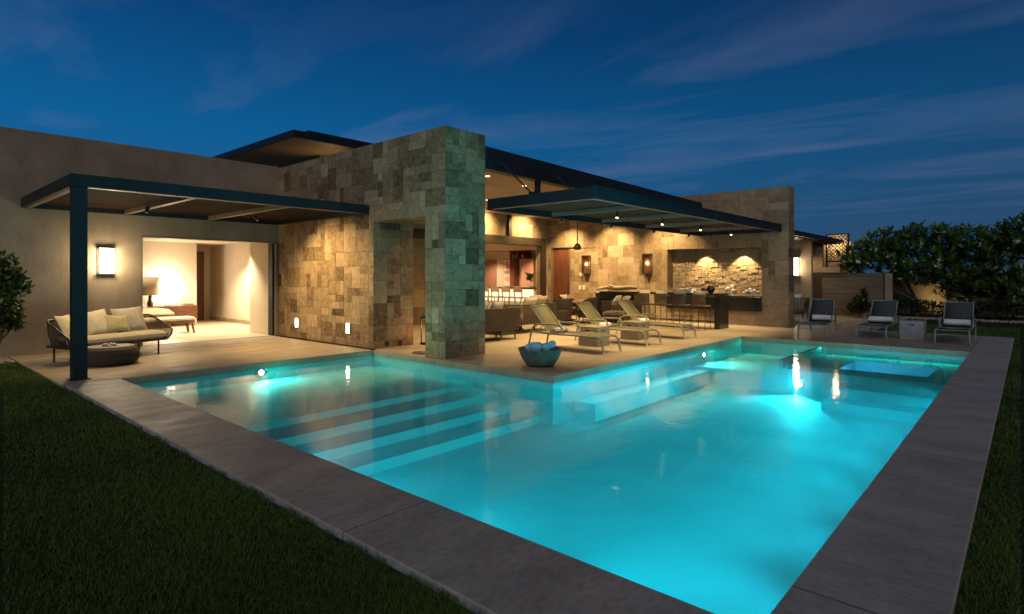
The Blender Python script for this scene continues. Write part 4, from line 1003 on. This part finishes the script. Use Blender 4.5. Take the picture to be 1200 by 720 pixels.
for z0, mt, lb in ((1.82, ART, 'framed coral red print on the kitchen wall, upper one'), (1.10, ART2, 'framed faded rose print on the kitchen wall, lower one')):
    t = thing('framed_print', lb, 'picture', (21.59, 19.5, z0), 0, 'pair of framed prints')
    a = MB(); a.box(-.03, .008, -.27, .27, 0, .64, .004); part('frame', a, FRAMEW, t)
    a = MB(); a.box(-.034, -.031, -.245, .245, .025, .615); p_ = part('paper', a, PAPER, t)
    a = MB(); rs = random.Random(int(z0 * 10)); 
    for q in range(26):
        an = rs.random() * 6.28; rr = .13 * rs.random() ** .5; cy, cz = rr * math.cos(an), .33 + rr * 1.25 * math.sin(an)
        s_ = .035 + rs.random() * .03; x_ = -.0345 - .0002 * q
        a.add([(x_, cy + s_ * math.cos(k * 1.05), cz + s_ * math.sin(k * 1.05)) for k in range(6)], [tuple(range(5, -1, -1))])
    part('motif', a, mt, p_)
t = thing('kitchen_cabinet', 'tall built in timber cabinet with open shelf and pale niche', 'cabinet', (21.59, 18.25, 0))
a = MB(); a.box(-.42, 0, .49, .76, 0, 2.44, .004); part('dark_panel', a, RED_WOOD, t)
a = MB(); a.box(-.42, 0, -.74, .03, 0, 2.44, .004); part('door_panel', a, PINK_WOOD, t)
a = MB(); a.box(-.42, 0, -.24, .76, 2.442, 2.47); a.box(-.42, 0, -.24, .76, 2.80, 2.83); a.box(-.42, 0, .73, .76, 2.47, 2.80); a.box(-.42, 0, .22, .25, 2.47, 2.80); a.box(-.42, 0, -.24, -.21, 2.47, 2.80); a.box(-.02, 0, -.21, .73, 2.47, 2.8); part('open_shelf', a, RED_WOOD, t)
a = MB(); a.box(-.42, -.02, .032, .488, 0, 1.1); part('niche_counter', a, PINK_WOOD, t)
t = thing('shelf_books', 'row of upright books and pale vases on the kitchen cabinet shelf', 'books', (21.3, 18.25, 2.471))
a = MB(); rs = random.Random(5)
y = .30
while y < .70:
    w = .02 + rs.random() * .03; h_ = .16 + rs.random() * .13; a.t = rs.random(); a.box(-.06, .1, y, y + w, 0, h_); y += w + (.02 if rs.random() < .3 else .003)
part('book', a, BOOK, t)
a = MB(); a.lathe([(.04, 0), (.06, .08), (.03, .18), (.035, .2)], 12, (0, .05, 0)); part('vase', a, WHITE, t)
def leaf_burst(mb, c, n, L_, w, rs, up=.3, droop=.25, tone=(.2, .9)):
    for k in range(n):
        an = rs.random() * 6.283; el = up + rs.random() * (1.3 - up) if rs.random() < .6 else up * rs.random()
        d = Vector((math.cos(an) * math.cos(el), math.sin(an) * math.cos(el), math.sin(el)))
        l = L_ * (.7 + rs.random() * .5); sd = d.cross(Z)
        if sd.length < .05: sd = Vector((1, 0, 0))
        sd.normalize(); wv = sd * (w * (.8 + .4 * rs.random()) / 2)
        c = Vector(c); m1 = c + d * l * .45; m2 = c + d * l * .8 - Z * droop * l * .18; tip = c + d * l - Z * droop * l * .5
        mb.t = tone[0] + rs.random() * (tone[1] - tone[0])
        mb.add([c, m1 - wv, m1 + wv, m2 - wv * .8, m2 + wv * .8, tip], [(0, 1, 2), (1, 3, 4, 2), (3, 5, 4)])
t = thing('potted_plant', 'leafy green plant in a pale vase at the kitchen window end', 'plant', (18.9, 15.75, 1.131))
a = MB(); a.lathe([(.05, 0), (.075, .06), (.05, .18), (.055, .2)], 16); part('vase', a, WHITE, t)
a = MB(); rs = random.Random(2)
for q in range(7): leaf_burst(a, (rs.uniform(-.12, .12), rs.uniform(-.12, .16), .26 + rs.random() * .3), 7, .24, .11, rs)
for q in range(5): a.tube([(0, 0, .18), (rs.uniform(-.1, .1), rs.uniform(-.1, .1), .45)], .006, 5)
part('foliage', a, PLANTL, t)
# ------------------------------------------------------------------ far wing, garden wall, planting
t = thing('guest_wing', 'distant plaster guest wing with slatted eave beyond the stone wall', 'house', (24.6, 7, 0), world=True)
m = MB(); m.box(24.5, 24.7, 6.28, 11.5, 0, 3.05); part('wall', m, PLASTER, t)
m = MB(); m.box(20.4, 28.1, 5.93, 6.0, 3.0, 3.17); m.box(28.04, 28.1, 6.0, 9.6, 3.0, 3.17); m.box(20.4, 28.1, 6.0, 9.6, 3.14, 3.19); part('eave_edge', m, STEEL, t)
m = MB()
for k in range(13): m.box(20.7 + k * .58, 20.82 + k * .58, 6.0, 9.5, 2.96, 3.138)
part('eave_slats', m, RED_WOOD, t)
m = MB(); m.box(28.6, 28.75, 5.75, 9.5, 0, 3.1); m.box(28.6, 28.75, 5.82, 6.72, 3.1, 3.47); part('rear_wall', m, PLASTER, t)  # upper block added behind the lattice to catch the back light
m = MB(); ashlar(m, (26.58, 9.0, 1.98), -Y, Z, -X, 2.62, 1.1, .25); m.box(26.595, 26.8, 6.39, 9.0, 1.98, 3.08); part('stone_parapet', m, STONE, t)
s = thing('wall_sconce', 'glowing box lantern on the distant guest wing wall', 'wall lamp', (24.5, 6.86, 1.98))
a = MB()
for y in (-.13, .11):
    for x in (-.13, -.03): a.box(x, x + .02, y, y + .02, -.34, .34)
a.box(-.13, 0, -.13, .13, .34, .36); a.box(-.13, 0, -.13, .13, -.36, -.34); part('frame', a, BRONZE, s)
a = MB(); a.box(-.108, -.02, -.108, .108, -.338, .338); part('glass', a, FROST, s)
lamp('POINT', 'guest_sconce_light', (24.28, 6.86, 1.98), 8, (1, .76, .45), .08)
t = thing('board_wall', 'low horizontal board garden wall with pale cap behind the charcoal loungers', 'garden wall', (26.7, 5.4, 0), world=True)
m = MB()
for k in range(19): 
    m.t = rnd.random(); m.box(26.6 + .012 * rnd.random(), 26.75, 4.25, 6.4, .01 + k * .091, .01 + k * .091 + .084)
part('boards', m, BOARD, t)
m = MB(); m.box(26.5, 26.85, 5.72, 8.8, 1.75, 1.97, .01); part('cap', m, GWALL, t)
t = thing('lattice_screen', 'small pierced lattice screen glowing under the far eave', 'screen', (27.5, 6, 2.25), world=True)
m = MB()
m.box(27.48, 27.54, 5.6, 5.66, 1.97, 3.40); m.box(27.48, 27.54, 6.42, 6.48, 1.97, 3.40); m.box(27.48, 27.54, 5.66, 6.42, 2.2, 2.26); m.box(27.48, 27.54, 5.66, 6.42, 3.35, 3.40); part('frame', m, BRONZE, t)
m = MB()
for i in range(5):
    for j in range(7):
        cy, cz = 5.74 + i * .152, 2.34 + j * .152
        r0 = .068
        for q in range(6):
            a0, a1 = q * 1.0472, (q + 1) * 1.0472
            m.bar((27.51, cy + r0 * math.cos(a0), cz + r0 * math.sin(a0)), (27.51, cy + r0 * math.cos(a1), cz + r0 * math.sin(a1)), .034)
part('lattice', m, FRAMEW, t)
lamp('POINT', 'lattice_back_light', (28.3, 6.25, 2.95), 10, WARM, .1)
single('garden_column', MB().box(26.9, 27.15, 4.0, 4.24, -.03, 1.72, .01), GWALL, 'short square tan garden column at the end of the board wall', 'column')
single('garden_wall', MB().box(30.4, 30.6, -14, 6.5, -.03, 1.75, .01), GWALL, 'long tan garden wall behind the flowering trees', 'garden wall')
t = thing('lounge_chair', 'dark lounge chair with pale pillow outside the distant guest wing', 'armchair', (22.4, 6.25, 0), R(120))
woven_shell(t, .8, .75, .25, .26, lambda u, v: .62 + .2 * max(0, min(1, (v + .9) / 1.3)), inset=.05, strands=44, sw=.012, legs=[(-.3, -.28), (.3, -.28), (-.3, .28), (.3, .28)], seat_z=.46, cush_t=.14, cushion=GREYC, rope=ROPE)
pillow((22.3, 6.3, .78), (.5, .42, .16), R(120), R(30), TOWEL, 'white pillow on the dark chair outside the guest wing')

def at(px, py, d):
    r = (px - 600) * d / 679.0
    return Vector((.6652 * r + .7466 * d, -.7466 * r + .6652 * d, 1.6 - (py - 324) * d / 679.0))
def crown_tree(name, label, base, blobs, n, L_, w, mat, group=None, per=11, flowers=0, seed=1, trunk_r=.10, up=.25, twig=True, tone=(.15, .95), fl_r=.1):
    """trunk, limbs to every blob (centre, radii), rosettes of leaves spread through the blobs"""
    rs = random.Random(seed)
    base = Vector(base)
    t = thing(name, label, 'tree' if 'tree' in name else 'shrub', base, 0, group, world=True)
    a = MB()
    mid = base + Vector((rs.uniform(-.2, .2), rs.uniform(-.2, .2), .5))
    ends = []
    a.tube([base, base.lerp(mid, .5) + Vector((.04, .03, 0)), mid], [trunk_r * 1.25, trunk_r, trunk_r * .9], 9)
    for c, rad in blobs:
        c = Vector(c)
        j = mid.lerp(c, .5) + Vector((rs.uniform(-.25, .25), rs.uniform(-.25, .25), -.12)) * min(1, rad[2])
        a.tube([mid, j, c], [trunk_r * .7, trunk_r * .5, trunk_r * .28], 7)
        ends.append(c)
    f = MB(); fl = MB()
    tot = sum(r[0] * r[1] + r[2] * r[0] for c, r in blobs)
    for c, rad in blobs:
        c = Vector(c); cnt = int(n * (rad[0] * rad[1] + rad[2] * rad[0]) / tot)
        for q in range(cnt):
            v = Vector((rs.gauss(0, 1), rs.gauss(0, 1), rs.gauss(0, 1))); v.normalize()
            rr = rs.random() ** .42
            bump = 1 + .22 * mnoise.noise(v * 2.3 + c)
            p = c + Vector((v.x * rad[0], v.y * rad[1], v.z * rad[2])) * rr * bump
            if p.z < base.z + .35 * min(1, rad[2]): continue
            g0 = rs.random()
            leaf_burst(f, p, per, L_ * rs.uniform(.8, 1.2), w, rs, up=up, droop=.3, tone=(tone[0] + .3 * g0, tone[1] - .35 * (1 - g0)))
            if twig and rs.random() < .25: a.tube([c.lerp(p, .35), c.lerp(p, .7) - Vector((0, 0, .08)), p], [trunk_r * .18, trunk_r * .15, trunk_r * .1], 5)
            if flowers and rr > .72 and rs.random() < flowers:
                for z_ in range(rs.randint(4, 8)):
                    o_ = p + Vector((rs.uniform(-1, 1), rs.uniform(-1, 1), rs.uniform(.3, 1.2))) * fl_r
                    nn = Vector((rs.gauss(0, 1), rs.gauss(0, 1), rs.random() + .6)).normalized(); s1 = nn.orthogonal().normalized(); s2 = nn.cross(s1)
                    for k in range(5):
                        an = k * 1.2566; d1 = s1 * math.cos(an) + s2 * math.sin(an); d2 = s1 * math.cos(an + .5) + s2 * math.sin(an + .5); d3 = s1 * math.cos(an - .5) + s2 * math.sin(an - .5)
                        R_ = .085; fl.add([o_, o_ + d3 * R_ * .7 + nn * .01, o_ + d1 * R_ + nn * .02, o_ + d2 * R_ * .7 + nn * .01], [(0, 1, 2, 3)])
    part('trunk', a, BARK, t); part('crown', f, mat, t)
    if fl.v: part('blossom', fl, PETAL, t)
    return t
GT = 'flowering frangipani trees along the garden wall'
crown_tree('frangipani_tree', 'leaning frangipani tree reaching over the board wall, lower than the rest', at(1075, 367, 24.6),
    [(at(1015, 303, 24), (.95, .95, .75)), (at(1048, 292, 24.2), (1.1, 1.1, .9)), (at(1060, 318, 23.8), (.8, .9, .55)), (at(1000, 312, 23.6), (.5, .5, .4))], 300, .40, .11, LEAF, GT, flowers=.16, seed=11)
crown_tree('frangipani_tree', 'broad dense frangipani tree behind the charcoal lounger nearest the lawn', at(1112, 368, 24.2),
    [(at(1095, 288, 24), (1.2, 1.2, .95)), (at(1130, 292, 24.4), (1.2, 1.2, 1.0)), (at(1108, 325, 23.6), (1.2, 1.1, .9)), (at(1140, 338, 23.4), (1.1, 1.0, .7))], 430, .40, .11, LEAF, GT, flowers=.12, seed=12)
crown_tree('frangipani_tree', 'tallest frangipani tree beyond the lawn and pebble edge', at(1185, 370, 23.2),
    [(at(1165, 295, 22.8), (1.1, 1.1, 1.0)), (at(1205, 285, 22.6), (1.2, 1.2, 1.1)), (at(1180, 335, 22.2), (1.2, 1.1, .85)), (at(1225, 325, 22), (1.2, 1.1, 1.0))], 430, .40, .11, LEAF, GT, flowers=.14, seed=13)
crown_tree('round_bush', 'round clipped bush with one loose sprig before the board wall', at(1009, 371.5, 22.6),
    [(at(1008, 359, 22.6), (.46, .46, .42)), (at(1012, 345, 22.7), (.14, .14, .25))], 330, .10, .045, HEDGE, None, per=9, seed=14, trunk_r=.03, twig=False)
t = thing('clipped_hedge', 'long low clipped dark hedge below the frangipani trees', 'hedge', (27.6, -2, 0), world=True)
f = MB(); rs = random.Random(8)
for q in range(4200):
    y = rs.uniform(-9, 3.95); x = 27.25 + .75 * rs.random(); z = .62 * rs.random() ** .6 + .04 * math.sin(y * 2.1)
    leaf_burst(f, (x, y, z), 4, .11, .05, rs, up=.2)
part('foliage', f, HEDGE, t)
crown_tree('garden_shrub', 'leafy shrub with bent stem at the corner of the plaster wall', (1.42, 13.6, -.03),
    [((1.62, 13.5, 1.62), (.32, .36, .36)), ((1.55, 13.35, 1.12), (.38, .38, .36)), ((1.74, 13.3, .82), (.24, .26, .22)), ((1.25, 13.5, 1.3), (.36, .36, .42)), ((1.84, 13.5, 1.42), (.20, .2, .24))], 900, .11, .055, LEAF2, None, per=6, seed=15, trunk_r=.022, twig=True, tone=(.1, 1))
def pebbles(name, spots, seed):
    m = MB(); rs = random.Random(seed)
    for x, y, z, s in spots:
        vs = []; n = 6
        rx, ry, rz_ = s * rs.uniform(.7, 1.2), s * rs.uniform(.7, 1.2), s * rs.uniform(.45, .8); an = rs.random() * 3
        for k, (q, h_) in enumerate(((.6, -.7), (1, 0), (.65, .7))):
            for i in range(n):
                th = 2 * math.pi * i / n + an; vs.append((x + rx * q * math.cos(th), y + ry * q * math.sin(th), z + rz_ * h_))
        fs = [tuple(range(n - 1, -1, -1)), tuple(range(12, 18))]
        for k in range(2):
            for i in range(n): fs.append((k * n + i, k * n + (i + 1) % n, (k + 1) * n + (i + 1) % n, (k + 1) * n + i))
        m.t = rs.random(); m.add(vs, fs, True)
    return single(name, m, PEBBLE, 'band of pale rounded pebbles edging the planting bed', 'pebbles', kind='stuff')
rs = random.Random(9)
pebbles('pebble_edging', [(rs.uniform(26.65, 27.2), rs.uniform(-9, 3.9), -.01, rs.uniform(.05, .10)) for k in range(1100)], 1)
pebbles('pebble_bed', [(rs.uniform(.9, 1.9), rs.uniform(14.2, 15.1), -.02, rs.uniform(.04, .09)) for k in range(120)], 2)['label'] = 'few pale pebbles at the foot of the plaster wall by the shrub'

# grass : single blades, thinning with distance from the pool corner
rg = np.random.default_rng(4); NB = 800000
lo_, hi_ = 1.5, 24.0
d = lo_ * (hi_ / lo_) ** rg.random(NB); th = rg.uniform(-.72, .72, NB) + math.atan2(.6652, .7466)
gx = d * np.cos(th); gy = d * np.sin(th)
jag = .025 * np.sin(gy * 9) + .02 * np.sin(gy * 23 + 1) + rg.normal(0, .015, NB); jag2 = .025 * np.sin(gx * 8) + .02 * np.sin(gx * 21) + rg.normal(0, .015, NB)
keep = ((gx < 1.985 + jag) & (gy < 15.1)) | ((gx > 1.9) & (gy < .275 + jag2)) | ((gx > 19.95) & (gx < 26.7) & (gy < 3.45))
gx, gy, d = gx[keep], gy[keep], d[keep]; n = len(gx)
patch = .5 + .5 * np.sin(gx * 1.7 + np.sin(gy * 1.1) * 1.5) * np.cos(gy * 1.3 + .5)
hgt = (.014 + .016 * rg.random(n)) * (.8 + .4 * patch) * (1 + .012 * d); wid = (.0014 + .0011 * d) * (.7 + .6 * rg.random(n)); an = rg.uniform(0, 2 * math.pi, n); ln = rg.normal(0, .55, (n, 2)) * hgt[:, None]
V_ = np.zeros((n, 3, 3)); 
V_[:, 0, 0] = gx - np.cos(an) * wid / 2; V_[:, 0, 1] = gy - np.sin(an) * wid / 2; V_[:, 1, 0] = gx + np.cos(an) * wid / 2; V_[:, 1, 1] = gy + np.sin(an) * wid / 2
V_[:, :2, 2] = -.036; V_[:, 2, 0] = gx + ln[:, 0]; V_[:, 2, 1] = gy + ln[:, 1]; V_[:, 2, 2] = -.036 + hgt
me = bpy.data.meshes.new('grass'); me.vertices.add(n * 3); me.loops.add(n * 3); me.polygons.add(n)
me.vertices.foreach_set('co', V_.ravel()); me.loops.foreach_set('vertex_index', np.arange(n * 3, dtype=np.int32)); me.polygons.foreach_set('loop_start', np.arange(0, n * 3, 3, dtype=np.int32))
me.update(calc_edges=True)
ta = me.attributes.new('tone', 'FLOAT', 'FACE'); ta.data.foreach_set('value', np.clip(.08 + .42 * rg.random(n) + .50 * patch, 0, 1).astype(np.float32))
me.materials.append(GRASS); o = bpy.data.objects.new('grass', me); COL.objects.link(o); tag(o, 'short mown grass of the lawn around the pool', 'grass', kind='stuff')

# ------------------------------------------------------------------ lounge lighting (downlights, and lamps without a seen fitting)
for x, y, p in ((9.9, 9.6, 130), (11.6, 9.9, 130), (13.5, 10.0, 150), (10.4, 12.4, 110), (13.0, 12.6, 130), (15.8, 12.4, 170), (17.9, 12.2, 170)):
    lamp('SPOT', 'lounge_downlight', (x, y, 3.96), p * .85, WARM, .05, (x, y, 0), 120, .9)
for y, p in ((13.9, 150), (11.9, 170), (9.6, 150)): lamp('SPOT', 'wall_washer', (18.1, y, 3.9), p, WARM, .05, (19.3, y, 1.6), 95, .8)
for x, p in ((15.2, 110), (17.6, 110)): lamp('SPOT', 'wall_washer', (x, 14.2, 3.9), p, WARM, .05, (x, 15.15, 3.2), 110, .8)
for y in (8.42, 7.12): lamp('SPOT', 'niche_downlight', (19.44, y, 2.54), 60, WARM, .02, (19.50, y, .9), 92, .35)
for x, y, p in ((17.0, 17.0, 110), (19.9, 18.5, 130), (20.6, 20.2, 90), (20.4, 17.4, 90), (17.5, 20.5, 90)): lamp('SPOT', 'kitchen_downlight', (x, y, 2.8), p, (1, .70, .43), .06, (x, y, 0), 125, .9)
lamp('POINT', 'candle_glow', (8.9, 10.5, .4), 3, (1, .5, .2), .05)
lamp('SPOT', 'hall_uplight', (10.8, 17.8, 4.6), 8, WARM, .1, (10.0, 17.6, 5.8), 130, .9)
lamp('SPOT', 'garden_uplight', (29.4, 3.0, .15), 14, WARM, .05, (30.4, 2.7, 1.0), 110, .9)
lamp('SPOT', 'eave_downlight', (26.0, 7.0, 2.9), 30, WARM, .05, (25.5, 6.2, 0), 120, .9)

# ------------------------------------------------------------------ dusk sky
w = bpy.data.worlds.new('World'); scene.world = w; w.use_nodes = True
nt = w.node_tree; nt.nodes.clear(); L = nt.links
out = N(nt, 'ShaderNodeOutputWorld'); bg = N(nt, 'ShaderNodeBackground'); L.new(bg.outputs[0], out.inputs[0]); bg.inputs[1].default_value = 1.0
SUN_EL, SUN_AZ = R(-3.0), R(150)
sky = N(nt, 'ShaderNodeTexSky'); sky.sky_type = 'NISHITA'; sky.sun_disc = False; sky.sun_elevation = SUN_EL; sky.sun_rotation = SUN_AZ
tc = N(nt, 'ShaderNodeTexCoord'); sp = N(nt, 'ShaderNodeSeparateXYZ'); L.new(tc.outputs['Generated'], sp.inputs[0])
rp = ramp(nt, sp.outputs['Z'], [(0, (.022, .070, .158)), (.10, (.012, .082, .200)), (.22, (.001, .080, .222)), (.38, (.0004, .040, .138)), (.6, (.0003, .018, .07)), (1, (.0002, .012, .05))])
dt = N(nt, 'ShaderNodeVectorMath', operation='DOT_PRODUCT'); dt.inputs[1].default_value = (-.35, .93, 0); L.new(tc.outputs['Generated'], dt.inputs[0])
az = N(nt, 'ShaderNodeMapRange'); az.inputs[1].default_value = -.4; az.inputs[2].default_value = 1; az.inputs[3].default_value = .74; az.inputs[4].default_value = 1.45; L.new(dt.outputs['Value'], az.inputs[0])
vm = N(nt, 'ShaderNodeVectorMath', operation='SCALE'); L.new(rp.outputs[0], vm.inputs[0]); L.new(az.outputs[0], vm.inputs['Scale'])
# thin cirrus on a high plane
zc = N(nt, 'ShaderNodeMath', operation='MAXIMUM'); zc.inputs[1].default_value = .03; L.new(sp.outputs['Z'], zc.inputs[0])
dv = N(nt, 'ShaderNodeVectorMath', operation='DIVIDE'); cz = N(nt, 'ShaderNodeCombineXYZ')
for i in range(3): L.new(zc.outputs[0], cz.inputs[i])
L.new(tc.outputs['Generated'], dv.inputs[0]); L.new(cz.outputs[0], dv.inputs[1])
mp = N(nt, 'ShaderNodeMapping'); mp.inputs['Rotation'].default_value = (0, 0, R(118)); mp.inputs['Scale'].default_value = (.55, .20, 0); mp.inputs['Location'].default_value = (1.7, 8.2, 0); L.new(dv.outputs[0], mp.inputs[0])
nz = N(nt, 'ShaderNodeTexNoise'); nz.inputs['Scale'].default_value = 1.5; nz.inputs['Detail'].default_value = 9; nz.inputs['Roughness'].default_value = .57; nz.inputs['Distortion'].default_value = 1.1; L.new(mp.outputs[0], nz.inputs['Vector'])
cr = ramp(nt, nz.outputs['Fac'], [(.46, 0), (.84, 1)])
el = ramp(nt, sp.outputs['Z'], [(.04, .05), (.16, .8), (.3, 1), (.45, .1)])
cf = N(nt, 'ShaderNodeMath', operation='MULTIPLY'); L.new(cr.outputs[0], cf.inputs[0]); L.new(el.outputs[0], cf.inputs[1])
cf2 = N(nt, 'ShaderNodeMath', operation='MULTIPLY'); cf2.inputs[1].default_value = .45; L.new(cf.outputs[0], cf2.inputs[0])
mx = N(nt, 'ShaderNodeMix', data_type='RGBA'); L.new(cf2.outputs[0], mx.inputs[0]); L.new(vm.outputs[0], mx.inputs[6]); mx.inputs[7].default_value = (.16, .19, .33, 1)
sa = N(nt, 'ShaderNodeVectorMath', operation='SCALE'); sa.inputs['Scale'].default_value = .05; L.new(sky.outputs[0], sa.inputs[0])
ad = N(nt, 'ShaderNodeVectorMath', operation='ADD'); L.new(mx.outputs[2], ad.inputs[0]); L.new(sa.outputs[0], ad.inputs[1]); L.new(ad.outputs[0], bg.inputs[0])
# faint after-glow of the sunken sun
sd = bpy.data.lights.new('sun', 'SUN'); sd.energy = .90; sd.angle = R(60); sd.color = (1, .90, .80)
so = bpy.data.objects.new('sun', sd); COL.objects.link(so); so.rotation_euler = (R(62), 0, R(-55))

# ------------------------------------------------------------------ camera
cd = bpy.data.cameras.new('camera'); cd.lens = 36 * 679 / 1200; cd.sensor_width = 36; cd.shift_y = -36 / 1200; cd.clip_end = 3000; cd.clip_start = .05
co = bpy.data.objects.new('camera', cd); COL.objects.link(co); co.location = (0, 0, 1.6)
co.rotation_euler = (R(90), 0, -(math.pi / 2 - math.atan2(.6652, .7466)))
scene.camera = co
vs_ = scene.view_settings; vs_.view_transform = 'Standard'; vs_.look = 'None'; vs_.exposure = 0; vs_.gamma = 1; vs_.use_curve_mapping = False
c = scene.cycles
c.use_denoising = True
try: c.denoiser = 'OPENIMAGEDENOISE'; c.denoising_input_passes = 'RGB_ALBEDO_NORMAL'
except Exception: pass
c.max_bounces = 8; c.diffuse_bounces = 3; c.glossy_bounces = 3; c.transparent_max_bounces = 12; c.caustics_reflective = False; c.caustics_refractive = False
c.sample_clamp_indirect = 3; c.sample_clamp_direct = 0; c.use_light_tree = True
